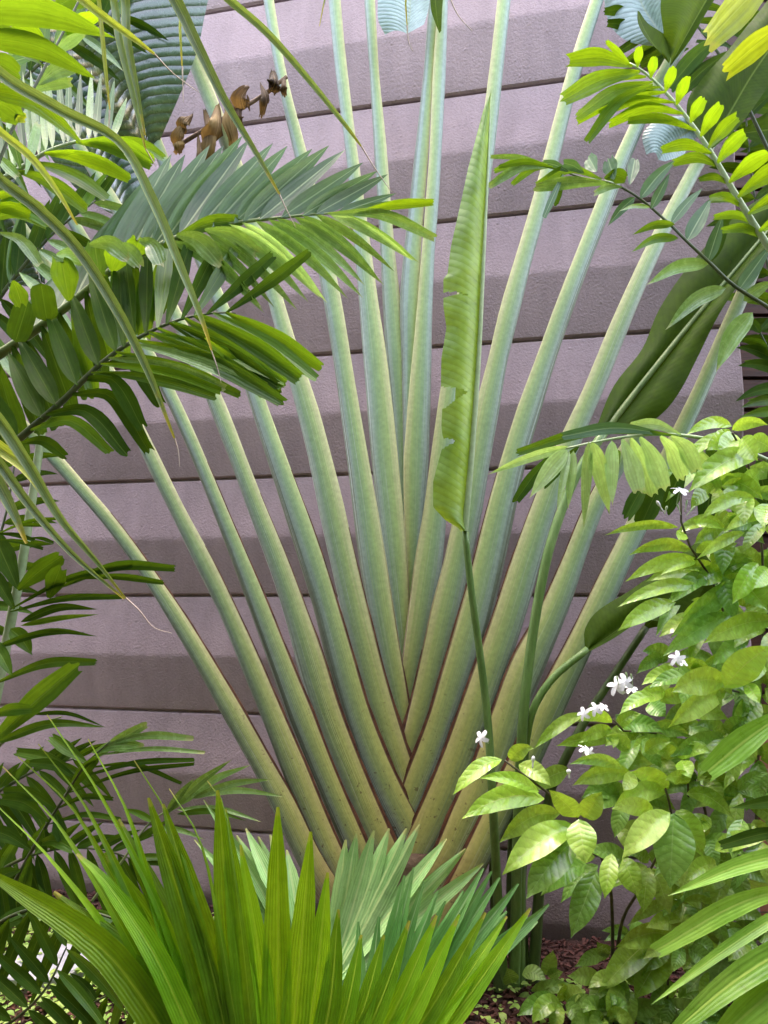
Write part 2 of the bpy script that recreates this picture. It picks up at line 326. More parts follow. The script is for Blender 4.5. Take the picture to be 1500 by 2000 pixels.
def stalkmat(name, right):
    """waxy traveller-palm stalk: blue bloom and painted gap shade on the outer flank, yellow inner margin with a brown rim, browner at the sheath"""
    m, t, b = newmat(name)
    uv = t.nodes.new("ShaderNodeUVMap"); uv.uv_map = "UVMap"
    sx = t.nodes.new("ShaderNodeSeparateXYZ"); t.links.new(uv.outputs[0], sx.inputs[0]); u, v = sx.outputs[0], sx.outputs[1]
    if right: u = nmath(t, 'SUBTRACT', 1.0, u)
    geo = t.nodes.new("ShaderNodeNewGeometry"); oi = t.nodes.new("ShaderNodeObjectInfo")
    cv = t.nodes.new("ShaderNodeCombineXYZ")
    t.links.new(nmath(t, 'MULTIPLY', u, 19.0), cv.inputs[0]); t.links.new(nmath(t, 'MULTIPLY', v, 1.6), cv.inputs[1])
    t.links.new(nmath(t, 'MULTIPLY', oi.outputs["Random"], 50.0), cv.inputs[2])
    strk = nnoise(t, 2.0, 4, cv.outputs[0]); fine = nnoise(t, 60, 3, geo.outputs["Position"]); big = nnoise(t, 4, 3, geo.outputs["Position"])
    uu = nmath(t, 'ADD', u, nmath(t, 'MULTIPLY_ADD', strk, 0.60, -0.30))
    uu = nmath(t, 'ADD', uu, nmath(t, 'MULTIPLY_ADD', oi.outputs["Random"], 0.2, -0.1))
    up = nramp(t, uu, [(0.03, (0.17, 0.21, 0.15)), (0.20, (0.38, 0.48, 0.42)), (0.42, (0.32, 0.47, 0.24)), (0.72, (0.42, 0.55, 0.19)), (0.96, (0.60, 0.60, 0.28))])  # first stop: shade between stalks painted on the outer edge
    lo = nramp(t, uu, [(0.03, (0.09, 0.10, 0.07)), (0.18, (0.27, 0.33, 0.26)), (0.38, (0.32, 0.39, 0.14)), (0.70, (0.50, 0.51, 0.14)), (0.96, (0.55, 0.50, 0.17))])  # dark first stop likewise paints gap shade at the outer edge
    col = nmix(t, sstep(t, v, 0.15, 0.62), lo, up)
    brown = nmath(t, 'MULTIPLY', nmath(t, 'SUBTRACT', 1.0, sstep(t, v, 0.0, 0.16)), sstep(t, big, 0.30, 0.62))
    col = nmix(t, nmath(t, 'MULTIPLY', brown, 0.8), col, (0.26, 0.13, 0.06))
    wax = nmath(t, 'MULTIPLY', sstep(t, strk, 0.55, 0.75), nmath(t, 'SUBTRACT', 1.0, sstep(t, u, 0.35, 0.75)))
    col = nmix(t, nmath(t, 'MULTIPLY', wax, 0.75), col, (0.60, 0.66, 0.70))
    rim = nmath(t, 'MULTIPLY', sstep(t, u, 0.925, 0.965), nmath(t, 'SUBTRACT', 1.0, sstep(t, v, 0.25, 0.75)))
    col = nmix(t, rim, col, (0.10, 0.03, 0.02))
    sp = nmath(t, 'MULTIPLY', sstep(t, nnoise(t, 55, 2, geo.outputs["Position"]), 0.66, 0.72), nmath(t, 'SUBTRACT', 1.0, sstep(t, v, 0.1, 0.5)))
    col = nmix(t, nmath(t, 'MULTIPLY', sp, 0.7), col, (0.10, 0.05, 0.025))
    col = nmix(t, 1.0, col, nmath(t, 'MULTIPLY_ADD', fine, 0.5, 0.62), 'MULTIPLY')
    t.links.new(col, b.inputs["Base Color"])
    t.links.new(nmath(t, 'MULTIPLY_ADD', strk, 0.3, 0.3), b.inputs["Roughness"])
    bump(t, (b,), nmath(t, 'ADD', strk, nmath(t, 'MULTIPLY', fine, 0.15)), 0.45, 0.006)
    return m
MAT['stalk_l'] = stalkmat("traveller_stalk_left", False)
MAT['stalk_r'] = stalkmat("traveller_stalk_right", True)

# ------------------------------------------------------------------ setting
def wallY(X): return 3.5 - 0.209 * X
def build_wall():
    # horizontal courses: the upper face leans back, the lower face tucks under, a shadow groove between
    H0, CH = -0.225, 0.575
    pr = []
    for k in range(0, 9):
        z = H0 + CH * k
        pr += [(z, -0.012), (z + 0.008, -0.012), (z + 0.0085, 0.002), (z + 0.016, 0.012)]
        for s in np.linspace(0.05, 1, 6): pr.append((z + 0.016 + (CH * 0.47 - 0.016) * s, 0.012 + 0.043 * s ** 0.9))
        pr.append((z + CH * 0.49, 0.0562)); pr.append((z + CH * 0.51, 0.0558))
        for s in np.linspace(0.1, 1, 5): pr.append((z + CH * (0.51 + 0.475 * s), 0.0558 - 0.0468 * s ** 1.05))
        pr.append((z + CH - 0.003, 0.003))
    d = np.array((1, -0.209, 0)); d /= np.linalg.norm(d); nn = np.array((-0.209, -1, 0)); nn /= np.linalg.norm(nn)
    org = np.array((0, 3.5, 0)); s0 = -5.0
    def send(z):
        py = HOR - (z - EYE) / 3.19 * F; px = np.interp(py, [-300, 80, 253, 728, 1440, 1650, 1900], [1400, 1414, 1427, 1442, 1466, 1474, 1482])
        k_ = (px - 750) / F; return 3.5 * k_ / (1 + .209 * k_) / d[0]
    V = np.zeros((len(pr), 42, 3))
    for i, (z, o) in enumerate(pr):
        s1 = send(z); ss = np.concatenate((np.linspace(s0, s1, 40), [s1 + 0.006]))
        for j, s in enumerate(ss):
            oo = o if j < len(ss) - 1 else o - 0.006
            V[i, j] = org + d * s + nn * oo + np.array((0, 0, z))
        V[i, -1] = org + d * (s1 + 0.006) + nn * (-0.16) + np.array((0, 0, z))
    UV = np.zeros(V.shape[:2] + (2,))
    mb = MB(); mb.grid(V, UV)
    o = mb.build("wall", MAT['wall'], None, smooth=False)
    tag(o, "mauve brown textured wall of wide horizontal courses behind the plants", "wall")
build_wall()

# the ground: one sheet to the horizon, mounded a little in the bed
g = MB()
xs = np.concatenate((np.linspace(-150, -3, 8), np.linspace(-2.6, 2.6, 60), np.linspace(3, 150, 8)))
ys = np.concatenate((np.linspace(-150, 0, 8), np.linspace(0.3, 4.2, 50), np.linspace(5, 150, 8)))
GV = np.zeros((len(ys), len(xs), 3))
def gz(x, y): return 0.018 * math.sin(x * 5.1 + y * 2.3) * math.sin(y * 6.7 - x * 1.7) + 0.008 * math.sin(x * 17 + y * 13)
for i, y in enumerate(ys):
    for j, x in enumerate(xs):
        GV[i, j] = (x, y, gz(x, y) if abs(x) < 2.7 and 0 < y < 4.4 else 0.0)
g.grid(GV, np.zeros(GV.shape[:2] + (2,)))
tag(g.build("ground", MAT['gravelly']), kind="structure")

def chips():
    mb = MB(); r = random.Random(3)
    for _ in range(6500):
        x = r.uniform(-2.0, 1.7); y = r.uniform(2.3, wallY(x) - 0.07)
        z = gz(x, y) + r.uniform(0.0, 0.014)
        L, W, T = r.uniform(.008, .028), r.uniform(.004, .011), r.uniform(.002, .005)
        a = r.uniform(0, 6.28); e = r.uniform(-.5, .5); q = r.uniform(-.5, .5)
        ux = np.array((math.cos(a) * math.cos(e), math.sin(a) * math.cos(e), math.sin(e)))
        uy = nrm(np.cross((math.sin(q), 0.0, 1.0), ux)); uz = np.cross(ux, uy)
        c = np.array((x, y, z + .004)); pts = []
        for sz in (-1, 1):
            for sx_, sy in ((-1, -1), (1, -.6), (.8, 1), (-.9, .7)):
                pts.append(c + ux * L * sx_ * r.uniform(.7, 1.1) + uy * W * sy + uz * T * sz)
        mb.poly(pts, [(0,3,2,1),(4,5,6,7),(0,1,5,4),(1,2,6,5),(2,3,7,6),(3,0,4,7)])
    tag(mb.build("bark_mulch", MAT['chip'], None, False), "dark red brown bark mulch strewn over the bed below the wall", "mulch", kind="stuff")
chips()

def cover():
    mb = MB(); r = random.Random(5)
    def spray(n, fx, fy, size):
        for _ in range(n):
            x, y = fx(), fy()
            if y > wallY(x) - 0.1: continue
            a = r.uniform(0, 6.28); L = r.uniform(.6, 1.3) * size; el = r.uniform(.1, .8)
            d = np.array((math.cos(a) * math.cos(el), math.sin(a) * math.cos(el), math.sin(el)))
            s = nrm(np.cross(d, (0, 0, 1.0))); nn = np.cross(s, d)
            b = np.array((x, y, gz(x, y) + r.uniform(.005, .05)))
            rows = []
            for v in (0, .3, .6, .85, 1.0):
                hw = L * .33 * math.sin(math.pi * min(1, .08 + v * .92)) if v < 1 else 0.0005
                c = b + d * L * v - np.array((0, 0, L * .35 * v * v))
                rows.append([c - s * hw + nn * hw * .25, c, c + s * hw + nn * hw * .25])
            UV = np.zeros((5, 3, 2)); UV[:, :, 0] = (0, .5, 1); UV[:, :, 1] = np.array((0, .3, .6, .85, 1))[:, None]
            mb.grid(np.array(rows), UV)
    spray(2600, lambda: r.uniform(-1.75, -0.55), lambda: r.uniform(2.5, 3.45), .030)
    spray(420, lambda: r.gauss(0.75, .30), lambda: r.uniform(2.35, 2.85), .030)
    spray(160, lambda: r.uniform(-0.6, 0.4), lambda: r.uniform(2.45, 3.0), .034)
    tag(mb.build("ground_cover", MAT['cover']), "small pale green creeping leaves covering the bed", "ground cover", kind="stuff")
cover()
sp = MB()
spts = []
for k in range(14):
    a = k / 14 * 6.283; rr = 1 + 0.08 * math.sin(k * 2.3)
    spts.append((-1.36 + 0.20 * rr * math.cos(a), 2.96 + 0.15 * rr * math.sin(a)))
sp.poly([(x, y, -0.02) for x, y in spts] + [(x, y, 0.045) for x, y in spts] + [(-1.36 + (x + 1.36) * .96, 2.96 + (y - 2.96) * .96, 0.052) for x, y in spts],
        [tuple(range(28, 42))] + [(k, (k+1) % 14, 14 + (k+1) % 14, 14 + k) for k in range(14)] + [(14 + k, 14 + (k+1) % 14, 28 + (k+1) % 14, 28 + k) for k in range(14)])
tag(sp.build("stepping_stone", MAT['stone'], None, False), "pale whitish stepping stone among creepers at lower left", "stone")

# timber screen and brick pier past the right end of the wall
tsr = thing("timber_screen", (2.1, 3.55, 0), "dark red brown timber slat screen beyond the right end of the wall", "screen")
mb = MB()
for k in range(46):
    z = 0.02 + k * 0.148
    mb.box((1.50, 3.50 + (k % 2) * .004, z), (4.6, 3.535 + (k % 2) * .004, z + 0.128))
mb.build("slat_panel", MAT['timber'], tsr, False)
mb = MB(); mb.box((1.47, 3.55, 0), (4.7, 3.60, 6.9)); mb.build("backing_board", MAT['timber'], tsr, False)
pr = thing("brick_pier", (1.72, 3.25, 0), "low terracotta brick pier at the right end of the wall", "pier")
mb = MB()
for k in range(11):
    mb.box((1.585 + .002 * (k % 2), 3.14, 0.086 * k), (2.0, 3.40, 0.086 * k + 0.078))
mb.build("brickwork", MAT['terracotta'], pr, False)
mb = MB(); mb.box((1.592, 3.147, 0), (1.993, 3.393, 0.94)); mb.build("mortar", MAT['stone'], pr, False)

# added hedge, unseen behind the viewer: it keeps the low sky off the bed
def hedge():
    h = thing("added_shade_hedge", (0, -1.2, 0), "tall green hedge added unseen behind the viewer to shade the wall", "hedge")
    mb = MB(); r = random.Random(11); nx, nz = 46, 26
    xs_ = np.linspace(-7, 7, nx); prof_ = [(-.50, 0.0)] + [(-.45 - .1 * math.sin(z_), z_) for z_ in np.linspace(.2, 4.9, nz)] + [(-0.8, 5.1), (-1.3, 5.2), (-1.7, 5.1), (-1.8, 0.0)]
    V = np.zeros((len(prof_), nx, 3))
    for i, (y, z) in enumerate(prof_):
        for j, x in enumerate(xs_): V[i, j] = (x, y + r.uniform(-.09, .09), z + r.uniform(-.05, .05))
    mb.grid(V, np.zeros(V.shape[:2] + (2,)))
    for sx, x0 in ((-1, -2.75), (1, 2.75)):        # added returns on both sides, blocking sky from the wall foot
        W = V[:, nx // 3: 2 * nx // 3].copy(); yy_ = np.linspace(-1.0, 2.9, W.shape[1])
        Q = W.copy(); Q[:, :, 2] *= (1.0 if sx < 0 else .45); Q[:, :, 1] = yy_[None] + 0 * W[:, :, 0]; Q[:, :, 0] = x0 + sx * (-.5 - W[:, :, 1]) ; mb.grid(Q, np.zeros(Q.shape[:2] + (2,)))
    mb.build("shade_hedge_mass", MAT['hedge'], h)
    mb = MB()
    for _ in range(5000):
        x, z = r.uniform(-5, 5), r.uniform(.1, 5.2); y = -.40 - r.uniform(0, .15); a = r.uniform(0, 6.28); L = r.uniform(.04, .09)
        d = np.array((math.cos(a), r.uniform(-.2, .8), math.sin(a))); d = nrm(d); s_ = nrm(np.cross(d, (r.uniform(-.4, .4), 1, .2)))
        b_ = np.array((x, y, z)); mb.poly([b_, b_ + d * L * .5 + s_ * L * .28, b_ + d * L, b_ + d * L * .5 - s_ * L * .28], [(0, 1, 2, 3)])
    mb.build("leaves", MAT['hedge'], h)
hedge()

# ------------------------------------------------------------------ the traveller's palm
def T2(rows):   # (y, xl, xr) -> (x, y, w)
    return [((a + b) / 2, y, b - a) for y, a, b in rows]
def C2(pts, ws): return [(x, y, w_) for (x, y), w_ in zip(pts, ws)]
ST = {}
ST['L9'] = T2([(0,712,732),(150,722,740),(300,732,757),(400,737,762),(500,745,772),(600,747,782),(700,755,795),(800,766,800),(900,772,804),(1000,778,806),(1100,785,810),(1200,788,806)])
ST['M1'] = T2([(0,838,858),(150,827,845),(300,810,837),(400,800,828),(500,787,820),(600,780,817),(700,785,815),(800,786,812),(900,788,812),(1000,790,812)])
ST['R0'] = T2([(0,856,875),(150,845,870),(300,840,862),(400,832,857),(500,822,847),(600,815,845),(700,805,842),(800,797,840),(900,788,836),(1000,790,828),(1100,793,820),(1200,792,812)])
ST['L8'] = T2([(0,642,665),(150,655,678),(300,677,700),(400,685,711),(500,695,727),(600,702,738),(700,711,756),(800,718,768),(900,725,776),(1000,738,787),(1100,752,795),(1200,766,800),(1300,780,806)])
ST['R1'] = T2([(0,972,997),(150,955,981),(300,935,965),(500,905,937),(700,872,908),(800,853,893),(900,842,885),(1000,828,872),(1100,810,864),(1200,799,845),(1300,785,822),(1380,778,806)])
ST['L7'] = T2([(0,515,535),(150,537,557),(300,577,601),(400,598,624),(500,617,648),(600,637,671),(700,650,685),(800,665,702),(900,679,720),(1000,691,738),(1100,703,752),(1200,720,768),(1300,745,787),(1400,766,800),(1480,792,818)])
ST['R2'] = T2([(0,1155,1178),(150,1103,1130),(300,1065,1095),(400,1040,1071),(500,1007,1039),(600,977,1014),(700,955,991),(800,926,972),(900,910,956),(1000,892,945),(1100,866,914),(1200,843,898),(1300,821,871),(1400,799,842),(1490,775,812)])
ST['L6'] = C2([(330,0),(361,60),(390,150),(425,230),(455,300),(500,450),(517,500),(542,600),(567,700),(605,800),(628,900),(648,1000),(671,1100),(695,1200),(718,1300),(746,1400),(778,1500),(808,1570)], [24,25,26,27,28,28,28,30,33,41,43,48,49,50,50,51,49,46])
ST['R3'] = C2([(1382,0),(1302,131),(1247,233),(1205,330),(1180,400),(1140,500),(1100,600),(1067,700),(1032,800),(1000,900),(975,1000),(958,1100),(930,1200),(901,1300),(867,1400),(835,1500),(793,1590)], [20,26,26,30,31,32,36,37,45,48,52,56,60,60,54,58,52])
ST['L5'] = C2([(240,120),(300,260),(350,400),(420,570),(490,740),(507,800),(542,900),(577,1000),(611,1100),(642,1200),(666,1300),(696,1400),(730,1490),(770,1580),(812,1650)], [20,22,24,27,30,32,36,42,45,47,51,50,52,58,58])
ST['R4'] = C2([(1510,90),(1440,200),(1365,310),(1333,375),(1293,450),(1247,550),(1203,650),(1166,750),(1142,800),(1095,900),(1058,1000),(1025,1100),(997,1200),(961,1300),(925,1400),(895,1490),(857,1580),(800,1690)], [20,24,26,27,29,32,35,37,38,43,47,51,57,59,61,61,60,56])
ST['L4'] = C2([(120,230),(187,340),(232,410),(330,590),(405,740),(428,800),(467,900),(503,1000),(546,1100),(579,1200),(611,1300),(638,1400),(682,1500),(713,1580),(757,1680),(800,1770)], [20,22,24,25,27,31,31,34,39,43,51,49,48,51,52,50])
ST['R5'] = C2([(1330,700),(1262,820),(1215,895),(1168,970),(1118,1100),(1080,1200),(1028,1300),(991,1400),(960,1500),(920,1580),(875,1680),(810,1780)], [28,30,31,34,41,49,60,61,66,64,56,54])
ST['L3'] = C2([(60,310),(110,385),(152,445),(230,585),(318,740),(348,800),(391,900),(431,1000),(472,1100),(512,1200),(549,1300),(588,1400),(627,1500),(663,1580),(705,1680),(745,1760),(800,1850)], [20,21,22,22,23,24,25,27,32,35,40,45,44,42,42,44,46])
ST['R6'] = C2([(1470,530),(1440,600),(1403,680),(1367,770),(1334,833),(1285,940),(1258,1000),(1206,1100),(1162,1200),(1112,1300),(1062,1400),(1020,1500),(975,1580),(929,1680),(868,1790),(815,1870)], [26,26,27,29,32,36,38,42,47,51,56,53,50,48,46,48])
ST['L2'] = C2([(0,380),(70,480),(130,585),(200,700),(253,800),(298,900),(348,1000),(400,1100),(450,1200),(491,1300),(534,1400),(574,1500),(608,1580),(651,1680),(695,1760),(770,1870)], [18,20,21,22,23,29,28,32,32,37,40,44,42,40,44,48])
ST['L1'] = C2([(-140,660),(-20,770),(60,845),(112,900),(155,950),(200,1000),(240,1050),(276,1100),(336,1190),(409,1310),(454,1390),(516,1500),(561,1580),(603,1680),(662,1770),(740,1870)], [20,22,23,24,23,24,24,24,30,33,36,38,44,46,48,52])
ORDER = ['L9','M1','R0','L8','R1','L7','R2','L6','R3','L5','R4','L4','R5','L3','R6','L2','L1']
tp_base = P(795, 1900, 2.80); TPX, TPY = tp_base[0], 2.86
tp = thing("travellers_palm", (TPX, TPY, 0.0), "large traveller's palm fanning tall waxy green stalks against the wall", "palm")
stalk_tip = {}
def stalkY(k, x): return 3.10 - 0.023 * k - 0.05 * (x - 800) / 1000
for k, name in enumerate(ORDER):
    rows = ST[name]; L = name[0] == 'L' or name == 'M1'
    pts = [(x, y, stalkY(k, x)) for x, y, w_ in rows][::-1]; ws = [r_[2] for r_ in rows][::-1]
    # carry the stalk on above the frame
    if pts[-1][1] <= 1:
        (xa, ya, Ya), (xb, yb, Yb) = pts[-2], pts[-1]
        for e in (220, 480):
            f = e / (ya - yb); pts.append((xb + (xb - xa) * f, yb - e, Yb)); ws.append(ws[-1] * .93)
    n = 56
    pp = spline([(a, b_, c) for a, b_, c in pts], n)
    for _ in range(3):        # ease out small kinks
        q_ = pp[:, 0].copy(); pp[2:-2, 0] = (q_[:-4] + q_[1:-3] + q_[2:-2] + q_[3:-1] + q_[4:]) / 5
    d = np.concatenate(([0], np.cumsum(np.linalg.norm(np.diff(np.array(pts)[:, :2], axis=0), axis=1)))); d /= d[-1]
    wv = np.interp(np.linspace(0, 1, n), d, ws) * (1 + .018 * np.sin(np.linspace(0, 19, n) + k * 2) + .012 * np.sin(np.linspace(0, 47, n) + k))
    C = to3(pp); hw = np.array([M(1, *a) for a in pp]) * wv / 2 * np.interp(pp[:, 1], (900, 1400), (1.03, 1.10))
    Tn, S, N = frames(C, np.zeros(n))
    na = 18; a = np.linspace(0, 2 * np.pi, na, endpoint=False)
    ca, sa = np.cos(a), np.sin(a)
    cx = np.sign(ca) * np.abs(ca) ** 0.9
    dep = np.where(sa > 0, 0.52 * np.abs(sa) ** 0.85, -0.30 * np.abs(sa))
    sgn = 1 if L else -1
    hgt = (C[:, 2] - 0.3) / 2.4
    V = C[:, None] + S[:, None] * (hw[:, None] * cx[None])[:, :, None] + N[:, None] * (hw[:, None] * dep[None])[:, :, None]
    # slight ridge on the inner margin
    V = V + N[:, None] * (hw[:, None] * 0.10 * np.exp(-((cx[None] * sgn - 0.93) / 0.10) ** 2) * (sa > -0.2)[None])[:, :, None]
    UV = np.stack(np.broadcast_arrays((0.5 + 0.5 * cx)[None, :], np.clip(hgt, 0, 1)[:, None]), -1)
    mb = MB(); mb.grid(V, UV, closed=True)
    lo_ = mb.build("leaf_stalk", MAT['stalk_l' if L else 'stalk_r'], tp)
    # dry brown sheath margin along the inner edge, torn in places
    r0 = int(n * .02); r1 = int(np.searchsorted(-pp[:, 1], -(rng.uniform(900, 1080) if k >= 7 else rng.uniform(1240, 1330)))); r1 = min(r1, n)
    if r1 > r0 + 4 and name not in ('M1', 'R0', 'L9', 'L8'):
        q = np.arange(r0, r1); tt = np.linspace(0, 1, len(q)); mw = np.array([M(1, *pp[i_]) for i_ in q]) * (3.2 + 2.6 * np.array([rng.random() for _ in q])) * (1 - .75 * tt)
        E = C[q] + S[q] * (hw[q] * .955 * sgn)[:, None] + N[q] * (hw[q] * .16)[:, None]
        V = np.stack((E - S[q] * (mw * .5 * sgn)[:, None] + N[q] * .002, E + S[q] * (mw * .5 * sgn)[:, None] + N[q] * .004, E + S[q] * (mw * 1.3 * sgn)[:, None] - N[q] * .001), 1)
        UV = np.zeros(V.shape[:2] + (2,)); mb = MB(); mb.grid(V, UV); mb.build("sheath_margin", MAT['margin'], lo_)
    stalk_tip[name] = pts[-1]
mb = MB()
zz = np.linspace(0, 0.52, 14); tr_ = np.interp(zz, (0, .12, .3, .52), (.17, .135, .13, .12))
C = np.stack((TPX + 0.012 * np.sin(zz * 9), np.full(14, TPY + .05), zz), -1)
tube(mb, C, tr_ * (1 + .05 * np.sin(np.arange(14) * 2.1)), 16); mb.build("trunk", MAT['bark'], tp)
def big_blade(name, parent, mat, p3, width, n=28, cols=11):
    C = spline(p3, n); v = np.linspace(0, 1, n); T = nrm(np.gradient(C, axis=0))
    S = nrm(np.cross(T, np.array((0, -.6, .8)))); N = nrm(np.cross(S, T)); u = np.linspace(-1, 1, cols); hw = width / 2 * prof('obl', v)
    V = C[:, None] + S[:, None] * (hw[:, None] * u)[:, :, None] + N[:, None] * (hw[:, None] * (.25 * np.abs(u) + .05 * np.sin(v * 30)[:, None] * u ** 2))[:, :, None]
    UV = np.stack(np.broadcast_arrays((u[None] + 1) / 2, v[:, None]), -1)
    mb = MB(); mb.grid(V, UV); return mb.build(name, mat, parent)
# paddle blades above the frame (they roof the bed) and those that reach into it
for name, wpx, L_, fw in (('L9', 300, 900, .55), ('L8', 320, 950, .8), ('L7', 330, 950, 1.0), ('R0', 300, 900, .4), ('R1', 320, 950, .7), ('R2', 330, 900, 1.0), ('M1', 300, 850, .9)):
    x, y, Y = stalk_tip[name]; d0 = np.array((x - 800, -700.0)); d0 /= np.linalg.norm(d0)
    p0 = P(x, y, Y); sx = M(1, x, y, Y); pth3 = [p0 + np.array((d0[0]*L_*sx*v, -fw*v**1.6, L_*sx*(-d0[1])*(v-.35*v*v))) for v in np.linspace(0, 1, 6)]
    big_blade("leaf_blade", tp, MAT['blade_blue'], pth3, wpx * sx)
def edgeleaf(name, parent, mat, mid, left, right, n=30, cols=6, foldl=0.0, foldr=0.0, wav=0.0):
    """broad blade from traced midrib and margins: lists of (x, y, depth)"""
    Mi, Le, Ri = to3(spline(mid, n)), to3(spline(left, n)), to3(spline(right, n))
    s = np.linspace(0, 1, cols); V = np.zeros((n, 2 * cols - 1, 3)); vv = np.linspace(0, 1, n)
    for j in range(cols):
        V[:, cols - 1 - j] = Mi + (Le - Mi) * s[j]; V[:, cols - 1 + j] = Mi + (Ri - Mi) * s[j]
        b = math.sin(math.pi * s[j]); V[:, cols - 1 - j, 1] -= foldl * b; V[:, cols - 1 + j, 1] -= foldr * b
        if wav:
            V[:, cols - 1 - j, 1] += wav * s[j] ** 2 * np.sin(vv * 23); V[:, cols - 1 + j, 1] += wav * s[j] ** 2 * np.sin(vv * 21 + 1)
    UV = np.stack(np.broadcast_arrays(np.linspace(0, 1, 2 * cols - 1)[None], vv[:, None]), -1)
    mb = MB(); mb.grid(V, UV); return mb.build(name, mat, parent)
# ridged dark blade top left, hanging from the stalk behind it
edgeleaf("leaf_blade", tp, MAT['blade_ridged'],
         [(292,300,2.96),(245,225,2.93),(190,140,2.90),(140,60,2.88),(90,-40,2.86)],
         [(270,310,2.97),(190,250,3.0),(110,170,3.02),(50,90,3.02),(0,-20,3.0)],
         [(300,300,2.93),(345,200,2.86),(385,100,2.83),(400,30,2.83),(420,-60,2.83)], foldr=.05, foldl=-.03)
edgeleaf("leaf_blade", tp, MAT['blade_ridged'],
         [(240,430,3.0),(200,330,3.0),(150,240,3.0),(90,120,3.0)],
         [(235,430,3.0),(150,370,3.05),(70,260,3.05),(10,120,3.05)],
         [(300,420,2.95),(275,330,2.95),(230,260,2.95),(180,120,2.95)], foldr=.03)
edgeleaf("leaf_blade", tp, MAT['blade_ridged'],
         [(85,560,2.85),(50,480,2.85),(10,400,2.85),(-40,300,2.85)],
         [(80,565,2.85),(-10,540,2.9),(-60,460,2.9),(-90,350,2.9)],
         [(88,555,2.8),(85,470,2.8),(60,400,2.8),(20,300,2.8)], foldr=.03)
# pale waxy lobe hanging at the top
edgeleaf("leaf_blade", tp, MAT['blade_blue'],
         [(795,66,2.97),(800,30,2.97),(802,-10,2.97),(806,-80,2.97)],
         [(752,68,2.96),(739,40,2.95),(738,0,2.95),(740,-80,2.95)],
         [(828,48,2.99),(836,22,3.0),(840,-10,3.0),(846,-80,3.0)], foldl=.02)
edgeleaf("leaf_blade", tp, MAT['blade_dark'],
         [(858,65,2.93),(853,30,2.93),(850,-5,2.93),(850,-60,2.93)],
         [(852,50,2.94),(842,20,2.95),(840,-10,2.95),(836,-60,2.95)],
         [(862,60,2.92),(863,30,2.91),(865,0,2.91),(868,-60,2.91)])
# upper right blades
edgeleaf("leaf_blade", tp, MAT['blade_blue'],
         [(1305,112,2.90),(1285,60,2.92),(1255,10,2.93),(1230,-60,2.93)],
         [(1292,92,2.90),(1225,80,2.93),(1190,45,2.96),(1175,-40,2.97)],
         [(1316,78,2.84),(1305,40,2.86),(1290,0,2.87),(1280,-60,2.87)], foldl=.03)
edgeleaf("leaf_blade", tp, MAT['blade_dark'],
         [(1308,130,2.83),(1335,80,2.82),(1372,15,2.82),(1410,-50,2.82)],
         [(1300,108,2.82),(1295,55,2.78),(1290,10,2.77),(1300,-50,2.77)],
         [(1312,126,2.82),(1350,75,2.80),(1386,14,2.80),(1428,-50,2.80)], foldl=.03)
edgeleaf("leaf_blade", tp, MAT['blade_dark'],
         [(1307,125,2.80),(1275,85,2.78),(1255,50,2.77),(1246,22,2.77)],
         [(1300,110,2.80),(1262,75,2.76),(1246,45,2.75),(1245,20,2.76)],
         [(1317,85,2.80),(1295,65,2.79),(1265,45,2.78),(1248,21,2.77)], n=14)
edgeleaf("leaf_blade", tp, MAT['blade_dark'],
         [(1372,300,2.80),(1420,230,2.79),(1470,145,2.79),(1530,60,2.79)],
         [(1345,250,2.84),(1345,190,2.84),(1420,100,2.82),(1500,0,2.82)],
         [(1378,300,2.78),(1440,250,2.76),(1500,170,2.76),(1560,90,2.76)], foldl=.04, wav=.006)
edgeleaf("leaf_blade", tp, MAT['blade_blue'],
         [(1365,245,2.86),(1325,270,2.88),(1300,295,2.88),(1285,312,2.88)],
         [(1362,228,2.86),(1290,230,2.90),(1255,262,2.91),(1262,302,2.90)],
         [(1368,262,2.86),(1345,285,2.84),(1335,302,2.83),(1300,315,2.86)], n=16, foldl=.03)
# curled, dried-out leaf remnant
for (x, y, x2, y2, w_, tw, q) in ((556,148,558,190,20,.6,.3),(532,138,528,182,42,-.9,.5),(508,160,512,228,26,.8,.4),(486,168,478,214,50,-.5,.7),(470,200,476,252,30,1.1,.5),(458,178,462,285,40,.9,.35),
        (440,205,446,262,32,-.8,.4),(424,205,410,292,56,.7,.45),(400,215,388,330,46,-.6,.4),(376,222,362,258,34,1.2,.6),(366,238,356,290,36,.6,.4),(388,262,382,352,26,-.9,.5),(346,262,352,300,34,.8,.4)):
    leaf_obj("withered_leaf", tp, MAT['withered'], [(x,y,2.92),((x+x2)/2+rng.uniform(-12,12),(y+y2)/2,2.86),(x2,y2,2.91)], w_ * .8, kind='jag', jag=.3, fold=q, twist=tw, roll=rng.uniform(-.8,.8), cols=9, rows=12, wav=.35, wk=5, cup=1.0)
mb = MB(); ptube(mb, [(560,150,2.93),(500,195,2.92),(430,235,2.92),(352,282,2.93)], 7, 8); mb.build("withered_midrib", MAT['bark'], tp)

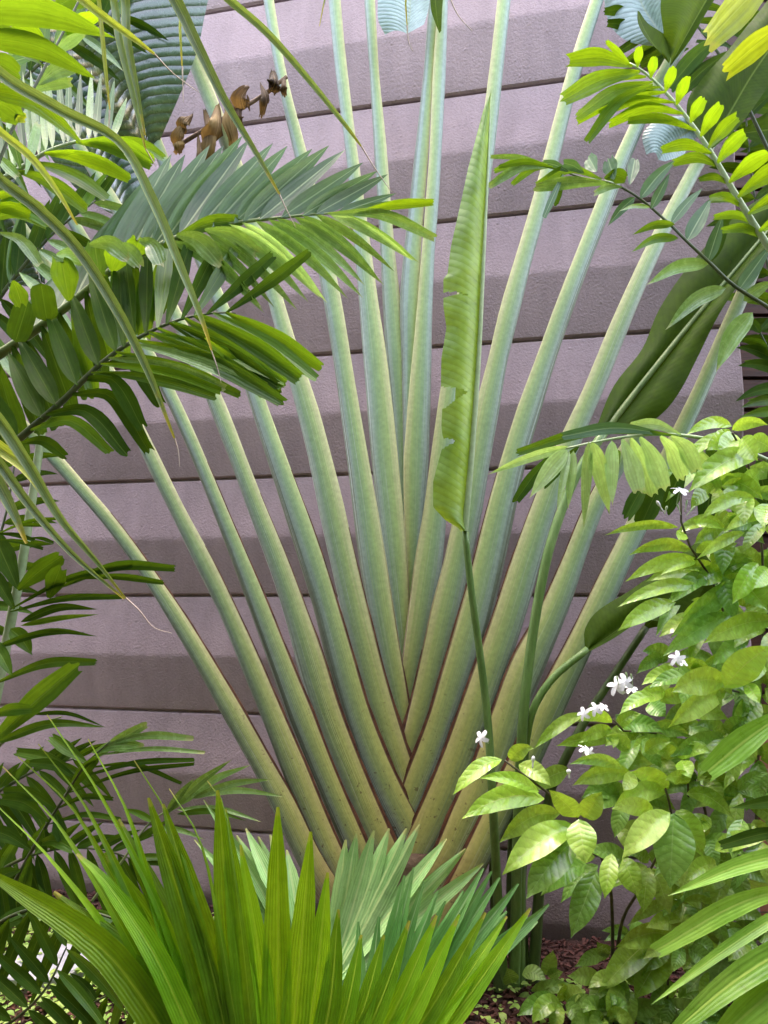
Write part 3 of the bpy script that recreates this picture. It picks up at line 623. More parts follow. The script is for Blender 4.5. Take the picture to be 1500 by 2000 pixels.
# ------------------------------------------------------------------ feather palms
def lf(px, n=9):
    return px
def quick(x0, y0, x1, y1, Y, bow=0.0, dY=0.0):
    """base to tip, the middle lifted by bow px"""
    return [(x0, y0, Y), ((x0 + x1) / 2, (y0 + y1) / 2 - bow, Y + dY * .5), (x1, y1, Y + dY)]
def frond(parent, rach, w0, w1, rmat, sides=(), ex=(), Ynear=0.0):
    mb = MB(); ptube(mb, rach, w0, w1, 30)
    fr = mb.build("frond_stalk", MAT[rmat], parent)
    pp = spline(rach, 101)
    for s in sides:
        keys = np.array(s['keys'], float); n = s['n']; t0, t1 = keys[0, 0], keys[-1, 0]
        for i in range(n):
            t = t0 + (t1 - t0) * i / max(1, n - 1) + rng.uniform(-.3, .3) * (t1 - t0) / n
            t = min(max(t, 0), 1)
            ang, ln, wd, dY, dr, ro = [np.interp(t, keys[:, 0], keys[:, q]) for q in range(1, 7)]
            ang += rng.uniform(-1, 1) * s.get('ja', 4); ln *= rng.uniform(.9, 1.08); ro += rng.uniform(-.35, .35)
            x, y, Y = pp[int(t * 100)]; a = R(ang)
            pth = [(x + math.cos(a) * ln * v, y - math.sin(a) * ln * v + dr * v * v, Y + dY * v - (.012 if v == 0 else 0)) for v in (0, .33, .66, 1)]
            mk = s['mat'] if isinstance(s['mat'], str) else s['mat'][rng.randrange(len(s['mat']))]
            leaf_obj("leaflet", fr, MAT[mk], pth, wd, kind=s.get('kind', 'lance'), roll=ro, fold=s.get('fold', .25), jag=s.get('jag', 0), rows=s.get('rows', 12), cols=7, twist=rng.uniform(-.3, .3), wav=s.get('wav', .04))
    for e in ex:
        x0, y0, x1, y1, wd, bow = e[:6]; mk = e[6]; o = e[7] if len(e) > 7 else {}
        Y = o.get('Y', pp[50][2]); kw = dict(kind='jag', jag=.18, fold=.22, roll=rng.uniform(-.2, .2), wav=.04)
        kw.update({k_: v_ for k_, v_ in o.items() if k_ not in ('Y', 'dY')})
        leaf_obj("leaflet", fr, MAT[mk], quick(x0, y0, x1, y1, Y, bow, o.get('dY', rng.uniform(-.05, .05))), wd, **kw)
    return fr

fpl = thing("feather_palm", (-1.9, 2.35, 0), "feather palm arching jagged dark green fronds in from the upper left", "palm", "feather palms around the bed")
# big upper frond
frond(fpl, [(-60,730,2.10),(40,665,2.05),(140,592,2.02),(215,530,2.0),(270,500,2.0),(350,462,2.0),(450,437,2.02),(560,424,2.05),(640,417,2.08),(700,419,2.1)], 20, 3, 'rachis',
  sides=[dict(n=17, mat=['feather_blue'], kind='lance', fold=.15, ja=2, keys=[(.36,62,250,58,.18,0,.1),(.45,60,265,54,.18,0,.1),(.6,52,235,46,.16,0,.1),(.75,42,215,42,.12,0,.1),(.9,30,165,30,.1,0,0),(.98,12,110,16,.05,0,0)]),
         dict(n=5, mat='feather_blue', kind='lance', fold=.15, keys=[(.15,58,170,50,.2,0,.2),(.34,60,220,56,.2,0,.1)]),
         dict(n=15, mat=['feather_pale','feather_gloss','feather_gloss'], kind='lance', jag=.12, fold=.2, keys=[(.56,-24,190,27,-.08,75,-.3),(.7,-26,205,28,-.05,65,-.3),(.85,-26,190,26,-.02,50,-.2),(.97,-18,165,20,.02,35,-.2)]),
         dict(n=14, mat=['feather_dark','feather_dark','feather_mid'], kind='jag', jag=.1, fold=.2, keys=[(.03,-70,190,46,.05,10,.2),(.25,-72,180,42,.05,10,.2),(.4,-82,150,40,.05,10,.1),(.6,-108,150,36,.05,5,0)])],
  ex=[(30,668,55,588,44,0,'feather_dark',dict(kind='obl',Y=1.98,jag=0)),(92,628,80,553,46,0,'feather_dark',dict(kind='obl',Y=1.97,jag=0)),(135,588,120,505,52,0,'feather_mid',dict(Y=1.97)),
      (195,545,185,478,50,0,'feather_mid',dict(Y=1.97)),(218,530,232,484,44,0,'feather_mid',dict(Y=1.97)),(262,500,272,468,42,0,'feather_mid',dict(Y=1.97)),
      (175,478,250,505,34,16,'feather_gloss',dict(Y=1.92)),(215,485,275,520,36,14,'feather_gloss',dict(Y=1.92)),(25,548,42,596,36,5,'feather_mid',dict(Y=1.92)),(110,498,165,512,30,8,'feather_gloss',dict(Y=1.92)),(272,470,315,520,36,18,'feather_gloss',dict(Y=1.93)),(345,458,430,515,40,16,'feather_gloss',dict(Y=1.93)),
      (345,462,470,430,30,8,'feather_mid',dict(Y=1.98)),(690,418,848,395,18,6,'feather_lime',dict(Y=2.02)),(640,417,850,465,22,22,'feather_gloss',dict(Y=2.02)),(400,448,505,495,30,14,'feather_gloss',dict(Y=1.96))])
# lower frond
frond(fpl, [(-60,930,1.95),(0,888,1.92),(60,838,1.90),(115,790,1.88),(200,708,1.87),(270,660,1.87),(345,626,1.88),(420,611,1.90),(460,612,1.92)], 18, 3, 'rachis_dark',
  sides=[dict(n=9, mat=['feather_dark','feather_mid'], kind='jag', jag=.12, fold=.25, ja=5, keys=[(.62,100,150,34,.1,0,.2),(.75,85,160,32,.1,0,.1),(.86,60,160,28,.1,0,0),(.97,30,185,24,.06,-10,0)]),
         dict(n=7, mat='feather_dark', kind='lance', fold=.25, ja=4, keys=[(.12,120,150,50,.12,0,.1),(.35,118,165,48,.12,0,.1),(.6,106,160,40,.12,0,.1)]),
         dict(n=9, mat=['feather_dark','feather_mid'], kind='jag', jag=.14, fold=.28, ja=3, keys=[(.72,-22,270,34,-.08,25,.2),(.85,-30,225,36,-.06,25,.2),(.97,-22,200,32,-.03,40,.1)]),
         dict(n=7, mat=['feather_mid','feather_lime','feather_gloss'], kind='jag', jag=.12, fold=.25, ja=3, keys=[(.5,-2,230,22,-.06,45,.3),(.6,-6,240,24,-.06,45,.3),(.72,-10,260,26,-.06,50,.3)])],
  ex=[(205,712,312,790,36,42,'feather_dark'),(165,740,278,835,36,45,'feather_dark'),(140,770,292,882,32,52,'feather_dark'),(90,810,248,888,34,45,'feather_dark'),(60,840,215,884,26,40,'feather_mid'),(40,865,130,893,24,18,'feather_dark'),
      (400,660,512,772,22,8,'feather_lime',dict(Y=1.82)),(430,690,505,765,20,4,'feather_yellow',dict(Y=1.84)),(300,660,232,560,14,0,'feather_yellow',dict(Y=2.2)),(255,640,245,555,20,0,'feather_yellow',dict(Y=2.2))])
# bright frond above
frond(fpl, [(-40,375,2.25),(30,335,2.2),(95,295,2.18),(160,275,2.18),(230,272,2.2)], 12, 3, 'rachis_pale',
  sides=[dict(n=6, mat=['feather_lime','feather_mid'], kind='jag', jag=.1, fold=.3, ja=3, keys=[(.25,-8,150,30,-.05,55,.2),(.6,4,190,30,-.05,55,.2),(.98,0,90,24,0,40,.2)]),
         dict(n=17, mat=['feather_gloss','feather_blue'], kind='lance', fold=.2, ja=4, keys=[(.05,100,160,16,.1,0,.2),(.5,97,165,17,.1,0,.2),(.85,88,140,17,.1,0,.2),(.98,70,90,16,.05,0,.2)])],
  ex=[(0,395,98,436,40,14,'feather_lime'),(-20,430,95,440,30,22,'feather_mid'),(0,455,80,520,26,18,'feather_gloss'),(-20,410,60,420,26,8,'feather_lime'),(-20,385,40,395,20,8,'feather_lime')])
# near frond with broad bright leaflets at the top left corner
frond(fpl, [(-40,420,1.9),(20,262,1.92),(70,165,1.95),(120,70,1.98),(160,-10,2.0)], 7, 4, 'rachis_dark',
  ex=[(-60,18,218,72,62,22,'feather_mid',dict(Y=1.7,kind='lance')),(-40,72,190,155,50,22,'feather_mid',dict(Y=1.72,kind='lance')),(20,45,95,96,46,8,'feather_lime',dict(Y=1.8,kind='lance')),(-60,40,80,125,52,10,'feather_mid',dict(Y=1.82,kind='lance')),
      (-40,172,166,285,42,30,'feather_lime',dict(Y=1.72,kind='lance')),(-40,120,40,150,44,10,'feather_mid',dict(Y=1.8)),(-30,200,40,228,56,10,'feather_mid',dict(Y=1.8)),(-10,225,50,232,26,6,'feather_yellow',dict(Y=1.9)),
      (75,165,150,130,30,10,'feather_gloss',dict(Y=2.05)),(100,110,160,60,30,6,'feather_gloss',dict(Y=2.05)),(60,180,140,160,22,6,'feather_gloss',dict(Y=2.05)),(120,70,190,30,26,6,'feather_lime',dict(Y=2.05)),(40,330,20,250,22,0,'feather_blue',dict(Y=2.1)),(50,340,75,240,18,0,'feather_gloss',dict(Y=2.1)),
      (-20,10,60,-10,50,6,'feather_mid',dict(Y=1.9)),(100,20,190,-20,40,6,'feather_dark',dict(Y=2.2)),(-10,300,35,345,22,0,'feather_gloss',dict(Y=2.1)),(-10,130,60,110,18,0,'feather_blue',dict(Y=2.2))])

# lower left palms
fp2 = thing("feather_palm", (-1.62, 2.6, 0), "dark leafed young feather palm with a pale slim stem at the left edge", "palm", "feather palms around the bed")
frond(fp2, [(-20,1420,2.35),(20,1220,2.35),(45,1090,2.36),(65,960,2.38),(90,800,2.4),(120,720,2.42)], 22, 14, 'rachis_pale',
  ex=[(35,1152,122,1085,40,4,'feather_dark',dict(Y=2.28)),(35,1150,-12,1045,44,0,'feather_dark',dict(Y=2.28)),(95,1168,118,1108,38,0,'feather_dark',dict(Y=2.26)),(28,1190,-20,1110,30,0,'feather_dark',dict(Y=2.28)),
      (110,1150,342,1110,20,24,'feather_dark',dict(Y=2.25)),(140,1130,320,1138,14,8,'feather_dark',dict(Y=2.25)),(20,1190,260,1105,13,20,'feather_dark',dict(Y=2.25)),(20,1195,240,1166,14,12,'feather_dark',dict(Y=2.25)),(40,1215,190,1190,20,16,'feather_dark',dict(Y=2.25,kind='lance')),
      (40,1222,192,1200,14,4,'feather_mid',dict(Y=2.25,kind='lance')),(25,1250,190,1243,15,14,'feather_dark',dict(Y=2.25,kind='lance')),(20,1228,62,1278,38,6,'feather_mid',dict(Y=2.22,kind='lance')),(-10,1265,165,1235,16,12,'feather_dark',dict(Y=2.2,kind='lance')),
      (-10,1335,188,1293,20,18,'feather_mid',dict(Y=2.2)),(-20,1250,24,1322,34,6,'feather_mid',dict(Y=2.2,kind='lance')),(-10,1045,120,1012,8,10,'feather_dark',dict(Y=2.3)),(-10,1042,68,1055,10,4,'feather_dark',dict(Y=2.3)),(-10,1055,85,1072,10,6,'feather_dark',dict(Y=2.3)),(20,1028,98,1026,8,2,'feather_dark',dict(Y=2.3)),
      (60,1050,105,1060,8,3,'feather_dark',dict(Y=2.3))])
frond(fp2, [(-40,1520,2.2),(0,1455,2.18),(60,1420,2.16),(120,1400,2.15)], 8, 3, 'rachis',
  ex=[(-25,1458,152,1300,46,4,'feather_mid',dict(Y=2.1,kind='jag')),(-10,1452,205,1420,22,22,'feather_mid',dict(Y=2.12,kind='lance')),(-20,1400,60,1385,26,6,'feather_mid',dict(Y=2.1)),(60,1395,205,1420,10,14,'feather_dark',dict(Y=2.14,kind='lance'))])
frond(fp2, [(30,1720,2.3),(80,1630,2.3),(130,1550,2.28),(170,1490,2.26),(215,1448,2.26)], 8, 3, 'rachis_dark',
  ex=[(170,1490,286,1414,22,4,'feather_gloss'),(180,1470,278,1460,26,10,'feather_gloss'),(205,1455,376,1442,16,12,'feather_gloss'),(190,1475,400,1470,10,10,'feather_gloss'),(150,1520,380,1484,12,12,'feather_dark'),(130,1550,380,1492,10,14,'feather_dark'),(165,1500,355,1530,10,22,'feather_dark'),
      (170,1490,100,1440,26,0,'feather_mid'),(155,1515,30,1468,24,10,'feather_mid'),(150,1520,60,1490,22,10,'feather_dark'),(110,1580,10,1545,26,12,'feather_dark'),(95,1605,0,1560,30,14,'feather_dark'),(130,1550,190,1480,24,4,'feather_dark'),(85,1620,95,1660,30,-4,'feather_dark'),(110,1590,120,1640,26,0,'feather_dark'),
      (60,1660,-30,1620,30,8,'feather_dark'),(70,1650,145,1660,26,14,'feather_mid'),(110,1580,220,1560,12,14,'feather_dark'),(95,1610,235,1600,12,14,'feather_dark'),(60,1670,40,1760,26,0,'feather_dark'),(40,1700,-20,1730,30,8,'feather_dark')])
frond(fp2, [(180,1760,2.35),(240,1680,2.36),(290,1610,2.36),(330,1580,2.36)], 6, 3, 'rachis',
  ex=[(325,1588,452,1484,22,8,'feather_gloss',dict(kind='lance')),(345,1575,490,1494,20,12,'feather_gloss',dict(kind='lance')),(375,1560,532,1522,18,10,'feather_gloss',dict(kind='lance')),(370,1555,556,1556,16,12,'feather_gloss',dict(kind='lance')),(345,1582,512,1606,14,14,'feather_gloss',dict(kind='lance')),(345,1590,480,1603,14,12,'feather_mid',dict(kind='lance')),
      (325,1590,380,1520,18,4,'feather_gloss',dict(kind='lance')),(300,1605,240,1580,16,4,'feather_mid',dict(kind='lance')),(270,1640,330,1600,16,0,'feather_mid',dict(kind='lance')),(290,1620,400,1640,14,10,'feather_gloss',dict(kind='lance'))])
fp3 = thing("feather_palm", (-1.25, 2.35, 0), "shaded low feather palm drooping dark fronds over the lower left corner", "palm", "feather palms around the bed")
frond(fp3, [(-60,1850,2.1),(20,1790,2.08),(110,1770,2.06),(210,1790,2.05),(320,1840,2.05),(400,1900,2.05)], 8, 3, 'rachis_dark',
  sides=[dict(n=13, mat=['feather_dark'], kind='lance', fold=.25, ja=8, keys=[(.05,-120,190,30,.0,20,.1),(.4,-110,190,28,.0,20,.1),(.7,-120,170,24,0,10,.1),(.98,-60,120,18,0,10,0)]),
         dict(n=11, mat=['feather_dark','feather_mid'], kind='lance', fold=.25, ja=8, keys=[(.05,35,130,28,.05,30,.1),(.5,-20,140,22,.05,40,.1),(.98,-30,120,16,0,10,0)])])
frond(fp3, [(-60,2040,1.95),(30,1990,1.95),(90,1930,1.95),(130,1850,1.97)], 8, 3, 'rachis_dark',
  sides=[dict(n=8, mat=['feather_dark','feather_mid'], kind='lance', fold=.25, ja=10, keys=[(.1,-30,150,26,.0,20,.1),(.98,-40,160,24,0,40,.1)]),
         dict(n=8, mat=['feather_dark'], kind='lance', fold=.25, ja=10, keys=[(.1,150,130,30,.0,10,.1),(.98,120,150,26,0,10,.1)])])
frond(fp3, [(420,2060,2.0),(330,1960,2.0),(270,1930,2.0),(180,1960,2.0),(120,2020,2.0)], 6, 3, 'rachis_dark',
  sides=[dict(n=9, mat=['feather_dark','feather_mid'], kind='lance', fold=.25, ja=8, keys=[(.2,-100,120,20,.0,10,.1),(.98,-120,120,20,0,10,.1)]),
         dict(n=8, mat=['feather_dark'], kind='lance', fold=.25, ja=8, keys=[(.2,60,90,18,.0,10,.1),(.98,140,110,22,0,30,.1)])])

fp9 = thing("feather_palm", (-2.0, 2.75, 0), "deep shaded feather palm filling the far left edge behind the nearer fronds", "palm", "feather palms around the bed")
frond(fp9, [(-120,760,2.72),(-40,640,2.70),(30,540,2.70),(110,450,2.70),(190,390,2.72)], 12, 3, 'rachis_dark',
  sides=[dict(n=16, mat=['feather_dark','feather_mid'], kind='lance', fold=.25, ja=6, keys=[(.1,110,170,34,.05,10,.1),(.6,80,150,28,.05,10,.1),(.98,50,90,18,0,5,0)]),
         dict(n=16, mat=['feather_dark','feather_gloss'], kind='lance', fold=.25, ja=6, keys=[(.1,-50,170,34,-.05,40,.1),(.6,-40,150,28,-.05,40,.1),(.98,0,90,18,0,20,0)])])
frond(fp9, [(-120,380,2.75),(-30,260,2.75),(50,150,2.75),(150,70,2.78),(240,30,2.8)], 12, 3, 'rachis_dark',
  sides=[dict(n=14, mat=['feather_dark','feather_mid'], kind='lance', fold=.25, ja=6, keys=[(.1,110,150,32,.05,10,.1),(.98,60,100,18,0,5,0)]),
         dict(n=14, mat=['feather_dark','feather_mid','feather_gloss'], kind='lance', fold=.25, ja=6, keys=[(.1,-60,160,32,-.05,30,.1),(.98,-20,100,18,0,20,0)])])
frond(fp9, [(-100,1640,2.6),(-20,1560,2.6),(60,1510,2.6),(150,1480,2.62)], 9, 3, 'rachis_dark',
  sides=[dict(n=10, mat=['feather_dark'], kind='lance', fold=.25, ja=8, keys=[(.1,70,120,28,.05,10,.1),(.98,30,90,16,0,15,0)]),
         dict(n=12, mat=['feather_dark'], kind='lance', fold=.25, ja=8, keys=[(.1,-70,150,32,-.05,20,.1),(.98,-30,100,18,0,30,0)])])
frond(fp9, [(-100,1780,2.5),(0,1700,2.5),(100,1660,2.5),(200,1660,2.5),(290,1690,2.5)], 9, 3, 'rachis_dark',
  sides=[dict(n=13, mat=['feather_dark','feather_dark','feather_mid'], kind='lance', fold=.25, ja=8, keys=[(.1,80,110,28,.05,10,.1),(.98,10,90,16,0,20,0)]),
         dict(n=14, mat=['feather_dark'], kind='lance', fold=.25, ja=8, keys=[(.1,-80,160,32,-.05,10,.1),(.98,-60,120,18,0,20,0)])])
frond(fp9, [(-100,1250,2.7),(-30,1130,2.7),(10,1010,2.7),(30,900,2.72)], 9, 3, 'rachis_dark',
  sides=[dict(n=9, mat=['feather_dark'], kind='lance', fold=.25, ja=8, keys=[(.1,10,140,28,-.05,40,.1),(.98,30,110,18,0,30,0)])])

# right hand feather palms
fp4 = thing("feather_palm", (1.75, 2.3, 0), "lime green feather palm frond leaning in from the upper right", "palm", "feather palms around the bed")
frond(fp4, [(1560,560,2.05),(1500,480,2.05),(1440,385,2.05),(1390,300,2.06),(1340,228,2.08),(1290,170,2.10),(1250,135,2.11),(1225,122,2.12)], 15, 4, 'rachis_pale',
  sides=[dict(n=15, mat='feather_lime', kind='jag', jag=.12, fold=.3, ja=4, keys=[(.05,32,175,40,-.05,45,.2),(.3,36,150,38,-.06,38,.2),(.5,50,115,32,-.08,26,.2),(.7,66,72,26,-.08,12,.1),(.97,85,40,18,-.05,0,0)])],
  ex=[(1232,128,1184,80,12,2,'feather_lime'),(1235,130,1108,118,32,12,'feather_lime'),(1250,140,1098,196,36,12,'feather_lime'),(1262,150,1120,180,22,14,'feather_lime'),(1275,160,1126,230,24,18,'feather_lime'),(1290,170,1132,222,20,14,'feather_lime'),(1300,180,1126,236,22,20,'feather_lime'),
      (1275,165,1147,275,22,24,'feather_mid',dict(Y=2.0)),(1318,200,1170,222,18,16,'feather_lime'),(1335,222,1190,242,22,22,'feather_lime'),(1360,255,1225,236,18,14,'feather_lime'),(1390,300,1292,292,22,14,'feather_lime'),(1405,325,1315,318,20,14,'feather_mid'),(1425,360,1365,350,14,10,'feather_mid'),(1450,405,1385,386,16,12,'feather_mid'),(1480,440,1395,424,16,12,'feather_mid'),
      (1500,470,1410,450,18,14,'feather_mid')])
frond(fp4, [(1640,-60,1.8),(1590,-10,1.8),(1560,60,1.8)], 8, 4, 'rachis_pale',
  ex=[(1535,-70,1380,84,62,6,'feather_yellow',dict(Y=1.75)),(1560,30,1416,140,46,6,'feather_yellow',dict(Y=1.75))])
fp5 = thing("feather_palm", (1.85, 2.75, 0), "sparse feather palm frond with small dark leaflets crossing the right stalks", "palm", "feather palms around the bed")
frond(fp5, [(1560,640,2.5),(1500,600,2.5),(1430,555,2.5),(1385,512,2.5),(1340,470,2.5),(1310,440,2.52),(1250,388,2.54),(1195,358,2.56),(1130,345,2.58),(1062,318,2.6)], 8, 3, 'rachis_dark',
  ex=[(1385,515,1264,556,30,14,'feather_gloss',dict(kind='lance')),(1418,562,1302,642,34,16,'feather_gloss',dict(kind='lance')),(1470,610,1400,722,44,14,'feather_gloss',dict(kind='lance')),(1318,438,1236,458,18,8,'feather_mid',dict(kind='lance')),(1325,465,1234,492,20,12,'feather_mid',dict(kind='lance')),
      (1250,388,1320,312,30,6,'feather_blue',dict(kind='lance')),(1272,408,1308,338,22,0,'feather_blue',dict(kind='lance')),(1310,438,1372,368,22,4,'feather_blue',dict(kind='lance')),(1342,470,1388,388,36,0,'feather_blue',dict(kind='lance')),(1382,512,1412,420,30,0,'feather_blue',dict(kind='lance')),(1390,510,1425,430,20,0,'feather_dark',dict(kind='lance')),
      (1440,570,1505,480,32,0,'feather_blue',dict(kind='lance')),(1452,588,1510,550,30,4,'feather_gloss',dict(kind='lance')),(1240,385,1188,440,22,4,'feather_blue',dict(kind='lance')),(1270,405,1210,412,10,6,'feather_gloss',dict(kind='lance')),(1190,358,1045,366,24,6,'feather_gloss'),(1175,350,1048,362,18,26,'feather_mid'),(1215,365,1160,378,14,6,'feather_gloss'),
      (1180,348,1222,348,28,6,'feather_dark'),(1165,335,1150,308,28,0,'feather_blue'),(1200,350,1188,312,30,0,'feather_blue'),(1230,360,1240,312,24,0,'feather_blue'),(1100,340,1062,425,14,0,'feather_blue'),(1098,340,1085,400,16,0,'feather_dark'),
      (1075,325,958,306,10,8,'feather_gloss'),(1070,322,965,335,14,14,'feather_mid'),(1075,325,955,364,18,16,'feather_gloss'),(1080,325,1000,360,14,12,'feather_mid'),(1085,330,975,325,12,12,'feather_dark'),(1110,335,1060,318,16,4,'feather_blue'),(1140,338,1100,318,20,4,'feather_blue')])
fp6 = thing("feather_palm", (1.7, 2.55, 0), "pale feather palm with drooping jagged leaflets above the flowering bush", "palm", "feather palms around the bed")
frond(fp6, [(1560,930,2.45),(1480,890,2.4),(1400,862,2.36),(1330,850,2.33),(1250,850,2.3),(1170,862,2.28),(1105,876,2.27)], 10, 4, 'rachis_pale',
  ex=[(1320,850,1010,884,22,26,'feather_mid',dict(Y=2.29)),(1300,848,1100,852,24,14,'feather_blue',dict(Y=2.30)),(1110,872,954,926,22,4,'feather_pale',dict(Y=2.24,kind='lance')),(1108,878,1036,970,40,4,'feather_pale',dict(Y=2.22,kind='lance')),(1112,880,1088,1000,18,2,'feather_pale',dict(Y=2.22,kind='lance')),(1120,880,1110,992,24,2,'feather_pale',dict(Y=2.22,kind='lance')),
      (1150,862,1140,1030,24,2,'feather_pale',dict(Y=2.22,kind='lance')),(1156,862,1190,1002,38,6,'feather_pale',dict(Y=2.21,kind='lance')),(1195,860,1196,985,32,4,'feather_pale',dict(Y=2.23,kind='lance')),(1215,858,1250,962,36,10,'feather_pale',dict(Y=2.21)),(1232,856,1272,966,38,12,'feather_pale',dict(Y=2.20)),(1250,854,1298,955,38,14,'feather_pale',dict(Y=2.19)),(1290,852,1335,935,34,16,'feather_pale',dict(Y=2.22)),(1310,852,1362,920,34,16,'feather_pale',dict(Y=2.22)),(1330,850,1230,832,22,12,'feather_pale',dict(Y=2.32)),
      (1080,884,1006,980,24,4,'feather_dark',dict(Y=2.30)),(1130,872,1060,950,24,4,'feather_dark',dict(Y=2.32)),(1270,930,1222,1012,30,4,'feather_dark',dict(Y=2.40)),(1300,930,1250,1030,44,4,'feather_dark',dict(Y=2.40)),(1340,900,1300,1000,40,6,'feather_dark',dict(Y=2.42)),(1400,880,1380,1010,46,6,'feather_dark',dict(Y=2.44)),(1440,890,1450,1010,50,6,'feather_dark',dict(Y=2.44)),(1380,870,1420,960,40,6,'feather_dark',dict(Y=2.42)),(1340,860,1400,960,40,8,'feather_pale',dict(Y=2.30)),(1480,900,1500,1000,50,6,'feather_dark',dict(Y=2.5)),
      (1210,880,1185,920,30,0,'feather_mid',dict(Y=2.3))])
frond(fp6, [(1560,420,2.9),(1480,250,2.92),(1420,130,2.95),(1340,30,2.98),(1240,-20,3.0)], 8, 4, 'rachis_dark',
  ex=[(1290,60,1195,110,16,4,'feather_dark'),(1310,70,1225,118,16,4,'feather_dark'),(1330,80,1232,126,18,4,'feather_dark'),(1345,95,1250,128,18,4,'feather_dark'),(1320,100,1265,138,18,4,'feather_dark'),(1420,60,1305,175,36,10,'feather_dark',dict(Y=2.86)),(1425,100,1330,180,28,6,'feather_dark',dict(Y=2.86)),(1440,30,1330,10,14,8,'feather_dark'),(1440,60,1360,40,12,8,'feather_dark'),
      (1440,100,1370,60,10,0,'feather_blue'),(1430,90,1360,80,8,0,'feather_blue'),(1240,30,1180,22,18,6,'feather_dark'),(1250,60,1186,45,18,4,'feather_dark'),(1450,250,1360,170,30,0,'feather_dark'),(1400,20,1500,60,44,0,'feather_dark'),(1440,200,1510,150,50,0,'feather_dark'),(1460,300,1520,340,50,0,'feather_dark'),(1450,260,1530,250,60,0,'feather_dark'),(1480,480,1420,420,50,0,'feather_dark')])
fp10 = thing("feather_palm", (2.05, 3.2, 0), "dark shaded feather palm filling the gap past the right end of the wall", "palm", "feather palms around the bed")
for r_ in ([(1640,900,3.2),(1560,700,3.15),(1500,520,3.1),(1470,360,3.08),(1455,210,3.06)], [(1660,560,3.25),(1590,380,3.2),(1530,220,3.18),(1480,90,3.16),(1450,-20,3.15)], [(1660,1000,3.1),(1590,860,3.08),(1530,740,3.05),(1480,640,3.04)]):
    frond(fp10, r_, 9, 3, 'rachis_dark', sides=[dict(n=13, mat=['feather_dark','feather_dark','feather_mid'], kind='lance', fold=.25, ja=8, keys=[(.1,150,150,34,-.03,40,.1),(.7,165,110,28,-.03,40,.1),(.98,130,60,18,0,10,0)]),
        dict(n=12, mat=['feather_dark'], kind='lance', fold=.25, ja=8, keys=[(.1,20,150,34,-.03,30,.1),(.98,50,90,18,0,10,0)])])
fp7 = thing("feather_palm", (1.5, 1.75, 0), "near feather palm with broad strap leaflets at the lower right corner", "palm", "feather palms around the bed")
frond(fp7, [(1720,2200,1.55),(1680,2000,1.55),(1620,1800,1.58),(1570,1600,1.62),(1540,1450,1.66)], 18, 6, 'rachis',
  ex=[(1620,1720,1282,1856,42,26,'strap',dict(Y=1.62)),(1600,1740,1272,1962,30,10,'strap',dict(Y=1.60,kind='lance')),(1640,1800,1262,2062,62,26,'strap',dict(Y=1.52,kind='lance')),(1640,1850,1350,2080,80,16,'strap',dict(Y=1.48,kind='lance')),
      (1590,1655,1308,1748,40,12,'strap',dict(Y=1.66,kind='lance')),(1580,1620,1405,1652,26,8,'feather_dark',dict(Y=1.68)),(1560,1375,1376,1512,54,6,'strap',dict(Y=1.72)),(1560,1560,1430,1578,30,2,'feather_dark',dict(Y=1.7,kind='lance')),(1640,1900,1480,2080,60,8,'strap',dict(Y=1.45,kind='lance'))])

# ------------------------------------------------------------------ fan palms
fan1 = thing("fan_palm", (-0.05, 1.95, 0), "low fan palm spreading pleated green leaves across the bottom foreground", "palm", "fan palms in front of the bed")
def fan_leaf(parent, hub, segs, mat, petiole, base_w=10):
    mb = MB(); ptube(mb, [petiole, ((petiole[0] + hub[0]) / 2, (petiole[1] + hub[1]) / 2, (petiole[2] + hub[2]) / 2), hub], 26, 18, 12)
    st = mb.build("leaf_stalk", MAT['green_stalk'], parent)
    for (pts, w_, Yt, *o) in segs:
        mk = o[0] if o else mat; kw = o[1] if len(o) > 1 else {}
        n = len(pts); path = [hub] + [(x, y, hub[2] + (Yt - hub[2]) * (i + 1) / n) for i, (x, y) in enumerate(pts)]
        wl = kw.get('wl') or [w_ * .15, w_ * .55, w_ * .9, w_ * 1.05, w_ * 1.05, w_ * .95, w_ * .66, w_ * .1]
        leaf_obj("leaf_segment", st, MAT[mk], path, wl, fold=kw.get('fold', .3) * rng.choice((1, 1, -1)), roll=rng.uniform(-.35, .35), rows=22, cols=7, wav=.03)
s = []
for pts, w_, Y in (
    ([(300,1925),(105,1742)], 62, 1.62), ([(235,1890),(-40,1690)], 62, 1.58), ([(320,1900),(205,1720),(150,1668)], 46, 1.62), ([(345,1900),(205,1665)], 54, 1.63), ([(372,1900),(232,1600)], 54, 1.64),
    ([(395,1900),(290,1558)], 58, 1.64), ([(418,1900),(318,1570)], 54, 1.65), ([(458,1900),(425,1543)], 58, 1.66), ([(475,1900),(440,1580)], 50, 1.665), ([(512,1920),(470,1650)], 46, 1.67), ([(543,1950),(543,1576)], 60, 1.66), ([(578,1960),(607,1624)], 56, 1.66),
    ([(610,1970),(640,1704)], 52, 1.66), ([(640,1985),(661,1776)], 50, 1.66), ([(672,1990),(706,1826)], 50, 1.66), ([(703,1990),(750,1826)], 48, 1.66), ([(731,1985),(800,1798)], 48, 1.66), ([(765,1985),(853,1788)], 48, 1.67), ([(799,1985),(897,1786)], 46, 1.67),
    ([(832,1985),(948,1782)], 46, 1.68), ([(858,1985),(990,1790)], 44, 1.69), ([(885,1985),(1036,1774)], 46, 1.68)):
    s.append((pts, w_, Y))
